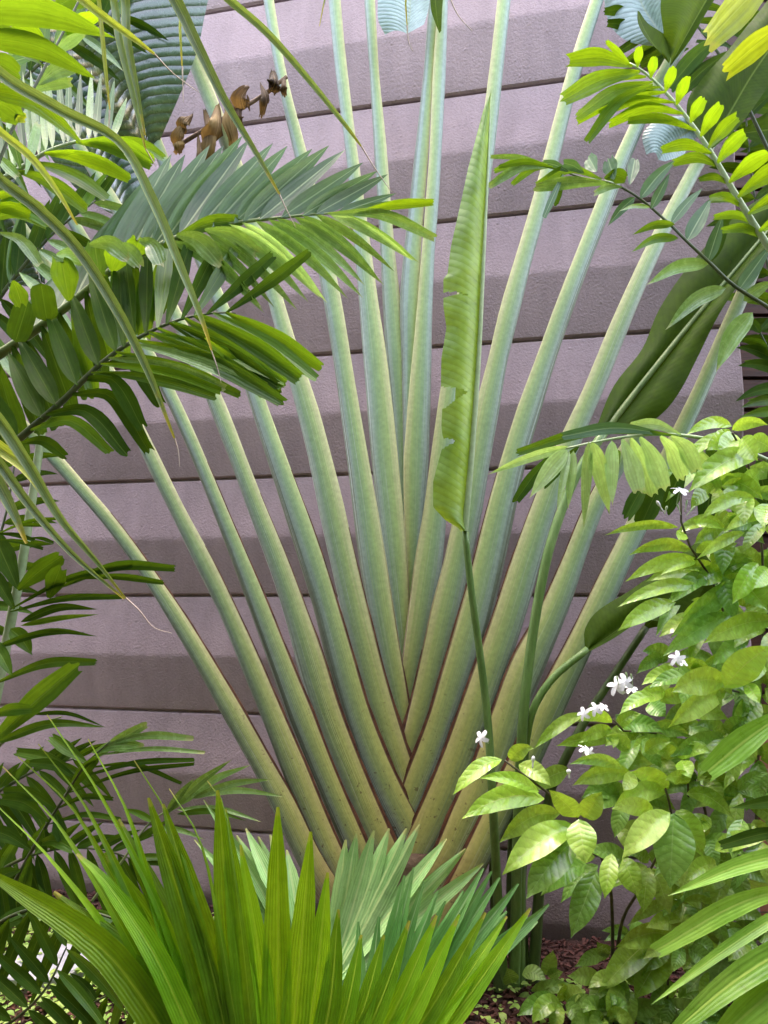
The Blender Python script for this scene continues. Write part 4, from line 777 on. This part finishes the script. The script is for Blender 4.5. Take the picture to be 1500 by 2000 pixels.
for pts, w_ in (([(275,1880),(120,1620),(5,1497)], 34), ([(290,1860),(150,1590),(35,1478)], 34), ([(300,1850),(170,1580),(75,1453)], 36), ([(320,1820),(250,1590),(172,1443)], 36), ([(330,1820),(200,1560),(92,1396)], 26), ([(255,1890),(100,1680),(-20,1560)], 32),
                ([(400,1840),(330,1600),(262,1485)], 24), ([(430,1820),(390,1640),(330,1540)], 22), ([(475,1850),(450,1660),(436,1570),(405,1525)], 26)):
    s.append((pts, w_, 1.72, 'fan', dict(wl=[4, w_*.5, w_*.9, w_, w_*.9, w_*.65, w_*.35, 4, 2])))
fan_leaf(fan1, (530, 2420, 1.52), s, 'fan', (560, 3300, 1.75))
s = []
for x, y, w_ in ((1000,1740,40),(1030,1790,40),(930,1720,40),(855,1740,36),(790,1710,42),(808,1694,34),(828,1722,34),(740,1790,40),(944,1696,40),(960,1702,40),(976,1714,40),(1012,1726,42),(1072,1766,46),(1050,1800,40),(905,1740,40),(870,1760,40),(700,1800,36),(990,1780,40)):
    s.append(([(700 + (x - 700) * .45, 1960 + (y - 1750) * .3), (x, y)], w_, 1.80))
fan_leaf(fan1, (640, 2340, 1.66), s, 'fan_blue', (620, 3200, 1.85))
s = []
for x, y, w_ in ((696,1628,38),(730,1622,38),(760,1618,38),(794,1618,38),(820,1610,36),(872,1638,36),(910,1658,36),(944,1686,34),(675,1640,36)):
    s.append(([(640 + (x - 640) * .35, 1830 + (y - 1630) * .3), (x, y)], w_, 2.25))
for x, y, w_ in ((528,1630,36),(504,1634,36),(480,1618,34),(462,1632,34),(445,1660,34),(430,1700,32),(415,1745,32),(560,1660,36),(420,1590,22),(398,1562,20),(380,1640,22)):
    s.append(([(600 + (x - 600) * .5, 1800 + (y - 1700) * .6), (x, y)], w_, 2.2))
fan_leaf(fan1, (622, 1960, 2.05), s, 'fan_pale', (600, 2700, 2.15))

fan2 = thing("fan_palm", (-1.55, 1.35, 0), "fan palm out of frame at left trailing long yellow tipped hanging strips", "palm", "fan palms in front of the bed")
hubs = {'a': (-330, -320, 1.30), 'b': (60, -420, 1.35), 'c': (-420, 420, 1.28)}
def trunkpath(): return None
mb = MB(); tube(mb, np.array([(-1.55, 1.35, z) for z in np.linspace(0, 3.3, 12)]), np.linspace(.11, .09, 12), 14); mb.build("trunk", MAT['bark'], fan2)
stalks = {}
for k_, h in hubs.items():
    e = P(*h); b_ = np.array((-1.55, 1.35, 3.25)); mid = (e + b_) / 2 + np.array((0, 0, .15))
    mb = MB(); tube(mb, spline([tuple(b_), tuple(mid), tuple(e)], 12), .014, 8); stalks[k_] = mb.build("leaf_stalk", MAT['green_stalk'], fan2)
def hang(h, pts, ws, mat, thr=None, Y=1.45):
    st = stalks[h]; hb = hubs[h]
    path = [hb] + [(x, y, Y) for x, y in pts]
    d = np.concatenate(([0], np.cumsum(np.linalg.norm(np.diff(np.array(path)[:, :2], axis=0), axis=1)))); d /= d[-1]
    wl = np.interp(np.linspace(0, 1, 30), d, [10] + list(ws))
    leaf_obj("leaf_segment", st, MAT[mat], path, list(wl * .78), fold=.8, cols=7, rows=44, roll=rng.uniform(-.3, .3), twist=rng.uniform(-.4, .4))
    if thr:
        mb = MB(); ptube(mb, [(x, y, Y) for x, y in [pts[-1]] + thr], 3.2, 1.2, 14, sides=5); mb.build("dry_thread", MAT['thread'], st)
hang('b', [(330,-20),(385,90),(440,200),(500,300),(546,380)], (38,32,24,16,6), 'ribbon', [(560,410),(578,445)], 1.5)
hang('b', [(430,-20),(520,60),(600,150),(680,250),(706,286)], (24,22,18,12,5), 'ribbon', [(730,325),(765,375)], 1.55)
hang('a', [(120,-30),(200,32),(260,75),(302,106)], (26,24,18,7), 'ribbon_yellow', [(340,145),(388,180)], 1.5)
hang('b', [(187,-20),(197,60),(205,140),(214,215)], (12,14,12,4), 'ribbon_yellow', [(212,260)], 1.6)
hang('b', [(218,-20),(235,80),(262,190),(285,292)], (22,22,16,5), 'ribbon', [(305,325)], 1.6)
hang('b', [(240,-20),(248,70),(268,180),(284,265)], (26,26,18,5), 'ribbon', None, 1.62)
hang('b', [(348,-20),(352,60),(356,130)], (8,8,4), 'ribbon_yellow', [(358,200)], 1.6)
hang('a', [(-20,125),(110,212),(232,278),(300,400),(350,520),(395,630),(413,685)], (34,34,26,30,26,16,6), 'ribbon', [(425,720),(432,748)], 1.42)
hang('a', [(-20,235),(60,308),(110,372),(151,440)], (24,24,16,5), 'ribbon_yellow', None, 1.45)
hang('a', [(-20,325),(70,402),(150,482),(230,605),(290,725),(341,856)], (34,34,34,32,22,6), 'ribbon', [(348,880),(351,912)], 1.38)
hang('c', [(-20,795),(60,908),(120,1010),(190,1095),(246,1168)], (44,36,26,16,5), 'ribbon', [(272,1192),(300,1225),(336,1237)], 1.4)
hang('c', [(-20,880),(60,988),(140,1080),(243,1170)], (34,26,18,5), 'ribbon', None, 1.43)
hang('c', [(-20,860),(50,915),(99,990)], (40,38,8), 'ribbon_yellow', None, 1.5)
hang('c', [(-20,920),(20,990),(52,1062)], (40,32,8), 'ribbon', None, 1.5)
hang('b', [(640,-60),(632,10),(624,52)], (6,4,2), 'ribbon_yellow', None, 1.55)
hang('b', [(788,-40),(792,10),(795,50)], (6,6,3), 'ribbon_yellow', [(798,80),(806,100)], 1.55)
hang('b', [(860,-60),(876,-10)], (6,2), 'ribbon_yellow', [(895,30),(922,60)], 1.55)

# ------------------------------------------------------------------ paddle leaf plant in front of the stalks
hel = thing("paddle_leaf_plant", (0.46, 2.72, 0), "slender paddle leafed plant with one folded upright leaf before the stalks", "plant")
def stalk(pts, w0, w1, mat='green_stalk'):
    mb = MB(); ptube(mb, pts, w0, w1, 30, sides=10); return mb.build("stalk", MAT[mat], hel)
def base(px, Y): return (px, HOR + F * EYE / Y, Y)
stA = stalk([base(985, 2.85), (972,1750,2.75), (962,1560,2.60), (952,1400,2.58), (935,1260,2.55), (920,1150,2.52), (908,1035,2.5)], 20, 13)
# half-folded spear blade: traced left half, right half tucked behind
n = 260
mid = spline([(908,1037,2.50),(922,880,2.49),(935,700,2.48),(945,500,2.48),(953,330,2.5),(958,188,2.52)], n)
ly = np.linspace(0, 1, n); yy = mid[:, 1]
lx = np.interp(yy, [188,215,260,330,400,480,535,545,600,640,700,765,790,798,830,850,862,880,940,990,1015,1037], [957,944,932,914,899,881,874,866,866,872,862,861,866,864,862,864,868,862,846,846,868,905])
Mi = to3(mid); Le = to3(np.stack((lx, yy, mid[:, 2] - .03), -1))
NL = 29; V = np.zeros((n, NL + 4, 3)); sgm = np.linspace(0, 1, NL)
for j, s_ in enumerate(sgm):
    V[:, NL - 1 - j] = Mi + (Le - Mi) * s_; V[:, NL - 1 - j, 1] += -.035 * math.sin(math.pi * s_) + .0025 * s_ * np.sin(yy / 13 + s_ * 2)
for j in range(1, 5):
    V[:, NL - 1 + j] = Mi + (Le - Mi) * (j / 4) * .55; V[:, NL - 1 + j, 1] += .012 + .05 * j / 4
UV = np.stack(np.broadcast_arrays(np.concatenate((np.linspace(0, .5, NL), np.linspace(.56, 1, 4)))[None], ly[:, None]), -1)
skip = np.zeros((n, NL + 4), bool)
for ya, yb, yi, s0_ in ((758, 799, 771, .30), (858, 876, 866, .62), (573, 580, 584, .42)):      # torn edge
    for i in range(n):
        for j, s_ in enumerate(sgm[1:]):
            if s_ > s0_:
                f = (s_ - s0_) / (1 - s0_); lo_y = yi + (ya - yi) * f; hi_y = yi + 2 + (yb - yi) * f
                if lo_y < yy[i] < hi_y: skip[i, NL - 2 - j] = True
mb = MB(); mb.grid(V, UV, skip=skip); mb.build("leaf_blade", MAT['blade_spear'], stA)
mb = MB(); ptube(mb, [(908,1037,2.485),(922,880,2.475),(935,700,2.465),(945,500,2.465),(953,330,2.485),(958,188,2.51)], 13, 3, 30); mb.build("midrib", MAT['rachis_pale'], stA)
stB = stalk([base(1005, 2.85), (1012,1600,2.7), (1022,1400,2.6), (1035,1280,2.6), (1050,1180,2.6), (1068,1090,2.6), (1092,1010,2.62), (1130,920,2.64), (1187,835,2.66)], 22, 18)
edgeleaf("leaf_blade", stB, MAT['blade_dark'],
         [(1187,835,2.66),(1260,742,2.66),(1340,642,2.66),(1410,558,2.66),(1500,450,2.66),(1600,330,2.66)],
         [(1166,832,2.68),(1200,752,2.70),(1255,680,2.70),(1290,600,2.70),(1345,520,2.70),(1440,420,2.70),(1590,320,2.68)],
         [(1255,840,2.62),(1310,790,2.60),(1362,700,2.60),(1412,600,2.60),(1480,510,2.60),(1560,430,2.60),(1610,335,2.64)], n=40, foldl=.03, foldr=.02, wav=.006)
mb = MB(); ptube(mb, [(1187,835,2.65),(1260,742,2.645),(1340,642,2.645),(1410,558,2.645),(1500,450,2.645)], 13, 6, 24); mb.build("midrib", MAT['rachis'], stB)
stC = stalk([base(1015, 2.86), (1020,1560,2.74), (1035,1405,2.62), (1075,1330,2.62), (1148,1268,2.62)], 22, 14)
edgeleaf("leaf_blade", stC, MAT['blade_dark'],
         [(1148,1268,2.62),(1210,1228,2.62),(1280,1165,2.62),(1400,1060,2.62)],
         [(1142,1262,2.64),(1142,1230,2.66),(1165,1195,2.66),(1235,1150,2.66),(1380,1045,2.66)],
         [(1152,1272,2.6),(1190,1252,2.59),(1260,1212,2.58),(1330,1215,2.58),(1410,1075,2.6)], foldl=.02)
stD = stalk([base(1040, 2.88), (1072,1560,2.78), (1110,1470,2.7), (1150,1395,2.7), (1200,1318,2.7), (1262,1225,2.7)], 24, 14, 'green_stalk_dark')
edgeleaf("leaf_blade", stD, MAT['blade_dark'], [(1262,1225,2.7),(1330,1150,2.7),(1400,1080,2.7)], [(1258,1222,2.7),(1290,1140,2.72),(1390,1070,2.72)], [(1266,1228,2.7),(1370,1200,2.68),(1410,1090,2.68)])
for px_, top, tx, Y, w_ in ((966,1610,958,2.84,22),(996,1585,1003,2.86,18),(1018,1540,1052,2.88,24)):
    stalk([base(px_ + 8, Y), (px_, (top + 1900) / 2, Y), (tx, top - 60, Y)], w_, w_ * .6, 'green_stalk_dark')

# ------------------------------------------------------------------ flowering bush
bush = thing("flowering_bush", (1.0, 2.75, 0), "bushy shrub with glossy yellow green leaves and small white pinwheel flowers", "shrub")
BL = [(981,1483,884,1553,34,14),(1053,1547,936,1520,30,12),(1064,1560,901,1600,50,20),(1093,1589,976,1645,48,18),(1123,1613,981,1709,62,14),(1130,1600,1144,1686,58,0),(1141,1597,1176,1546,46,0),(1130,1597,1072,1543,44,4),(1128,1635,1027,1757,64,10,'g'),
 (1147,1688,1056,1750,44,14,'g'),(1165,1700,1115,1832,54,0,'g'),(1195,1667,1181,1756,36,0),(1216,1677,1246,1753,48,6),(1277,1592,1195,1580,38,12),(997,1485,1042,1462,34,10),(1013,1493,1076,1535,38,6),(1216,1501,1112,1493,26,14,'g'),(1232,1512,1118,1534,40,12),(1240,1510,1217,1545,30,0),
 (1316,1588,1308,1735,82,0,'g'),(1310,1587,1215,1677,54,10),(1320,1583,1373,1673,56,8),(1300,1550,1196,1582,42,18),(1305,1540,1230,1508,40,10),(1340,1550,1432,1598,34,16),(1345,1530,1300,1524,32,10),
 (1195,1412,1128,1410,26,14),(1196,1426,1130,1451,28,8),(1205,1420,1252,1394,28,6),(1207,1423,1298,1430,38,12,'g'),(1203,1430,1198,1462,16,0),(1330,1320,1253,1338,32,12),(1420,1350,1304,1422,50,12),(1340,1395,1424,1406,34,10),(1415,1333,1310,1352,58,12),(1415,1343,1510,1262,64,10),(1480,1360,1436,1442,50,6),(1460,1335,1484,1374,28,0),
 (1350,1075,1229,1084,28,16),(1358,1090,1221,1136,30,12),(1360,1097,1291,1123,24,8),(1325,1030,1180,1046,20,12),(1340,1030,1416,1035,20,10),(1335,1040,1325,1055,26,0),(1473,972,1366,1016,28,16),(1490,1012,1414,1040,26,14),(1455,1040,1361,1092,26,8),(1480,890,1344,962,50,20),(1430,832,1340,850,24,14),(1430,850,1327,905,26,12),
 (1450,1130,1309,1247,46,8,'g'),(1420,1110,1353,1146,40,4),(1370,1145,1206,1186,30,16),(1320,1177,1206,1233,38,10),(1430,1200,1294,1282,44,10,'g'),(1440,1130,1498,1192,56,6),(1510,1212,1371,1257,48,12),(1500,985,1490,1030,46,0),(1430,840,1500,830,26,10),(1440,850,1400,890,44,0),(1450,855,1480,900,44,0),(1430,850,1380,880,40,4),(1470,860,1510,880,40,4),
 (1390,1100,1440,1060,36,4),(1400,1120,1470,1090,40,8),(1360,1080,1412,1062,22,6),(1480,1100,1430,1180,44,6),(1500,1110,1470,1150,40,0),(1400,1180,1330,1205,34,6),(1460,1240,1390,1300,44,4,'g'),(1500,1290,1420,1340,50,6),(1280,1360,1210,1395,30,10),(1290,1370,1360,1360,34,8),(1270,1370,1300,1400,40,0,'g'),(1300,1350,1240,1375,34,6),
 (1230,1465,1180,1440,30,6,'g'),(1260,1470,1310,1450,30,6),(1320,1480,1270,1470,32,10),(1325,1480,1390,1470,32,10),(1330,1485,1350,1520,34,0),(1400,1455,1345,1455,24,8),(1390,1490,1440,1475,24,6),(1440,1540,1500,1510,24,6,'g'),(1440,1545,1500,1560,26,8,'g'),(1450,1600,1430,1680,40,0,'g'),(1395,1660,1500,1640,40,8),(1400,1690,1340,1720,40,10)]
def bleaf(b, Y, mb=None):
    x0, y0, x1, y1, wd, bow = b[:6]; mk = 'bush_green' if len(b) > 6 else 'bush'
    kw = dict(kind='ell', fold=rng.uniform(.12, .4), roll=rng.uniform(-.45, .45), wav=.07, rows=13, cols=7, wk=7)
    pth = [(x0, y0, Y), (x0 + (x1 - x0) * .35, y0 + (y1 - y0) * .35 - bow, Y - .035), (x0 + (x1 - x0) * .72, y0 + (y1 - y0) * .72 - bow * .8, Y - .06), (x1, y1, Y - .07)]
    if mb is not None: leaf(mb, pth, wd, **kw)
    else: leaf_obj("leaf", bush, MAT[mk], pth, wd, **kw)
for b in BL[:100]:
    bleaf(b, (2.12 if b[4] >= 58 else 2.22) + rng.uniform(0, .16) - (.05 if b[1] > 1480 else 0))
mf = MB(); mg = MB()
for _ in range(70):       # inner leaves behind those
    q = rng.random()
    if q < .45: x, y = rng.uniform(1330, 1560), rng.uniform(900, 1360)
    elif q < .85: x, y = rng.uniform(1110, 1520), rng.uniform(1370, 1690)
    else: x, y = rng.uniform(1250, 1560), rng.uniform(1650, 1800)
    if y < 1360 and x < 1330 + (1100 - y) * .1: continue
    a = rng.choice((R(190), R(-10), R(215), R(-40), R(250))) + rng.uniform(-.5, .5); L = rng.uniform(60, 120)
    bleaf((x, y, x + math.cos(a) * L, y - math.sin(a) * L, rng.uniform(26, 44), rng.uniform(4, 16)), rng.uniform(2.38, 2.75), mf if rng.random() < .45 else mg)
SPR = [(1250,1440),(1330,1440),(1420,1440),(1480,1480),(1230,1560),(1290,1480),(1370,1520),(1450,1560),(1150,1500),(1270,1690),(1370,1640),(1430,1700),(1490,1640),(1330,1760),(1410,1790),(1470,1830),(1340,1850),(1400,1900),(1480,1930),(1320,1950),(1220,1920),(1100,1960),(1180,1985),(1290,1990),(1420,1990),
       (1400,950),(1460,960),(1500,1020),(1420,1030),(1490,1110),(1400,1120),(1450,1190),(1500,1230),(1380,1210),(1440,1290),(1370,1320),(1490,1340),(1310,1290),(1090,1640)]
for sx_, sy_ in [q for q in SPR if not (q[0] < 1200 and 1380 < q[1] < 1720)]:
    Yb = rng.uniform(2.30, 2.55) if sy_ < 1700 else rng.uniform(2.45, 2.68); nl = rng.randrange(5, 8); a0 = rng.uniform(0, 6.28)
    for k_ in range(nl):
        a = a0 + k_ * 6.283 / nl + rng.uniform(-.35, .35); L = rng.uniform(62, 118) * (1.0 if sy_ < 1800 else .8); fs = .55 + .45 * abs(math.cos(a))
        bleaf((sx_ + 6 * math.cos(a), sy_ - 5 * math.sin(a), sx_ + math.cos(a) * L, sy_ - math.sin(a) * L * .62 + L * .28, rng.uniform(26, 42), rng.uniform(6, 18)), Yb - .03 * math.sin(a) * -1 + rng.uniform(-.02, .02), mf if rng.random() < .45 else mg)
tag(mf.build("foliage", MAT['bush'], bush), kind="stuff"); tag(mg.build("foliage", MAT['bush_green'], bush), kind="stuff")
def stem(pts, w0=8, w1=4):
    mb = MB(); ptube(mb, pts, w0, w1, 20, sides=7); mb.build("stem", MAT['twig'], bush)
gb = lambda x, Y: (x, HOR + F * EYE / Y, Y)
stem([gb(1195,2.75),(1196,1790,2.7),(1185,1700,2.55),(1130,1600,2.3),(1065,1545,2.25),(985,1485,2.22)])
stem([gb(1200,2.75),(1215,1800,2.7),(1260,1720,2.55),(1310,1600,2.35),(1300,1540,2.28)])
stem([gb(1340,2.7),(1345,1700,2.6),(1342,1500,2.4),(1330,1470,2.35)], 8, 4)
stem([gb(1360,2.7),(1380,1600,2.6),(1300,1440,2.4),(1205,1425,2.28),(1198,1405,2.27)])
stem([gb(1420,2.7),(1430,1600,2.6),(1440,1350,2.45),(1400,1150,2.35),(1358,1085,2.28),(1333,1035,2.26),(1330,965,2.25)])
stem([gb(1470,2.7),(1480,1500,2.6),(1490,1100,2.45),(1460,900,2.35),(1430,845,2.28)])
stem([(1345,1310,2.4),(1420,1345,2.35),(1480,1360,2.4)], 5, 4)
def flower(x, y, r, Y, tilt, full=1):
    root = P(x, y, Y); rr = M(r * .9, x, y, Y)
    mb = MB(); nn = nrm(np.array((math.sin(tilt) * .6, -.5, .75 if tilt >= 0 else .2)))
    a1 = nrm(np.cross(nn, (0.3, 1.0, 0.2))); a2 = np.cross(nn, a1); a0 = rng.uniform(0, 6)
    for k in range(5):
        a = a0 + k * 1.2566; d = a1 * math.cos(a) + a2 * math.sin(a); s = np.cross(nn, d)
        rows = []
        for v in (0, .25, .5, .75, 1.0):
            hw = rr * .24 * (0.25 + math.sin(math.pi * min(1, v * .85)) * .9); c = root + d * rr * v + nn * rr * (.10 - .25 * v * v) + s * rr * .22 * v * v
            rows.append([c - s * hw - nn * hw * .15, c, c + s * hw + nn * hw * .15])
        mb.grid(np.array(rows), np.zeros((5, 3, 2)))
    f = mb.build("flower", MAT['petal'], bush)
    mb = MB(); tube(mb, np.linspace(root, root - nn * rr * 1.3 - np.array((0, 0, rr * .4)), 6), rr * .07, 6); mb.build("flower_tube", MAT['pod'], f)
for x, y, r, Y, ti in ((1328,957,20,2.22,.1),(1205,1340,22,2.24,-.6),(1220,1332,20,2.22,-.3),(1232,1345,18,2.24,.2),(1140,1394,16,2.24,-.9),(1163,1385,16,2.23,-.3),(1178,1380,14,2.25,.3),(1322,1286,18,2.2,-.4),(1332,1292,14,2.2,.4),(940,1442,19,2.2,-1.2),(1143,1464,17,2.2,.6),(1150,1468,12,2.2,-.4)):
    flower(x, y, r, Y, ti)
for x, y, x2, y2, w_ in ((1042,1476,1040,1500,7),(1282,978,1296,1000,6),(1303,988,1298,1004,5),(1222,1312,1228,1335,4),(1232,1315,1236,1340,4),(1205,1320,1208,1338,4),(1110,1502,1112,1520,9),(1322,984,1330,1006,4),(1358,988,1340,1008,4),(1342,976,1338,1000,4)):
    mb = MB(); pp = spline([(x, y, 2.22), ((x+x2)/2, (y+y2)/2, 2.22), (x2, y2, 2.22)], 10); C = to3(pp)
    tube(mb, C, np.array([M(w_, *a) for a in pp]) * np.interp(np.linspace(0, 1, 10), (0, .12, .3, .5, 1), (.15, .5, .55, .25, .2)), 7); mb.build("flower_bud", MAT['petal' if w_ > 5 else 'pod'], bush)

# ------------------------------------------------------------------ seedlings on the mulch
def seedling(name, x, Y, label, leaves, mk='seedling'):
    b = P(x, HOR + F * EYE / Y, Y)
    r = thing(name, (b[0], b[1], 0), label, "plant", "seedlings on the mulch")
    for (x0, y0, x1, y1, wd, bow) in leaves:
        m_ = MB(); leaf(m_, [(x0, y0, Y), (x0 + (x1-x0)*.4, y0 + (y1-y0)*.4 - bow, Y - .02), (x1, y1, Y - .05)], wd, kind='ell', fold=rng.uniform(.15, .4), roll=rng.uniform(-.4, .4), wav=.08, rows=12, wk=6)
        m_.build("leaf", MAT[mk], r)
    cx = sum(l[0] for l in leaves) / len(leaves); cy = sum(l[1] for l in leaves) / len(leaves)
    m_ = MB(); ptube(m_, [(x, HOR + F * EYE / Y, Y), ((x + cx) / 2, cy + 15, Y), (cx, cy, Y)], 6, 4, 10, sides=6); m_.build("stem", MAT['twig'], r)
seedling("leafy_seedling", 1300, 2.62, "bright leafy seedling hanging large quilted leaves over the mulch at right", [(1300,1826,1168,1940,56,16),(1310,1830,1238,1954,66,0),(1330,1815,1262,1812,40,14),(1350,1838,1336,1898,56,0),(1320,1830,1200,1850,50,16),(1330,1830,1400,1800,46,12),(1340,1830,1420,1850,50,8),(1300,1830,1260,1900,50,4)], 'bush')
seedling("leafy_seedling", 1195, 2.95, "small dark leaved seedling standing against the wall foot", [(1190,1868,1122,1888,30,10),(1190,1866,1166,1840,28,0),(1230,1825,1175,1818,20,8),(1232,1825,1262,1806,22,6),(1228,1828,1180,1838,18,6)], 'bush_green')
seedling("leafy_seedling", 1200, 2.62, "pale seedling with drooping oval leaves in front of the mulch", [(1190,1905,1222,1972,46,8),(1170,1915,1108,1906,36,6),(1200,1910,1150,1960,36,10),(1150,1985,1190,1945,34,6),(1220,1990,1300,1965,40,10),(1230,2010,1160,1975,44,10),(1280,2010,1380,1960,48,12),(1330,2010,1230,1985,48,10)])
seedling("leafy_seedling", 1065, 2.8, "thin seedling with one upright leaf by the fan palm tips", [(1066,1905,1080,1855,32,0),(1072,1910,1100,1898,24,4),(1020,1905,1068,1915,30,10),(1010,1950,1060,1990,40,8),(1000,1920,990,1890,34,0),(1030,1950,1125,1925,30,10),(1040,1990,1090,1965,34,8)])
seedling("leafy_seedling", 1430, 2.5, "seedling with rounded pale leaves behind the strap leaflets", [(1440,1840,1400,1800,50,6),(1420,1850,1370,1760,44,0),(1430,1850,1490,1800,50,8),(1400,1880,1340,1940,56,6),(1450,1870,1500,1920,60,6),(1420,1860,1395,1920,60,4),(1480,1750,1495,1700,50,0),(1440,1790,1380,1800,46,10)])
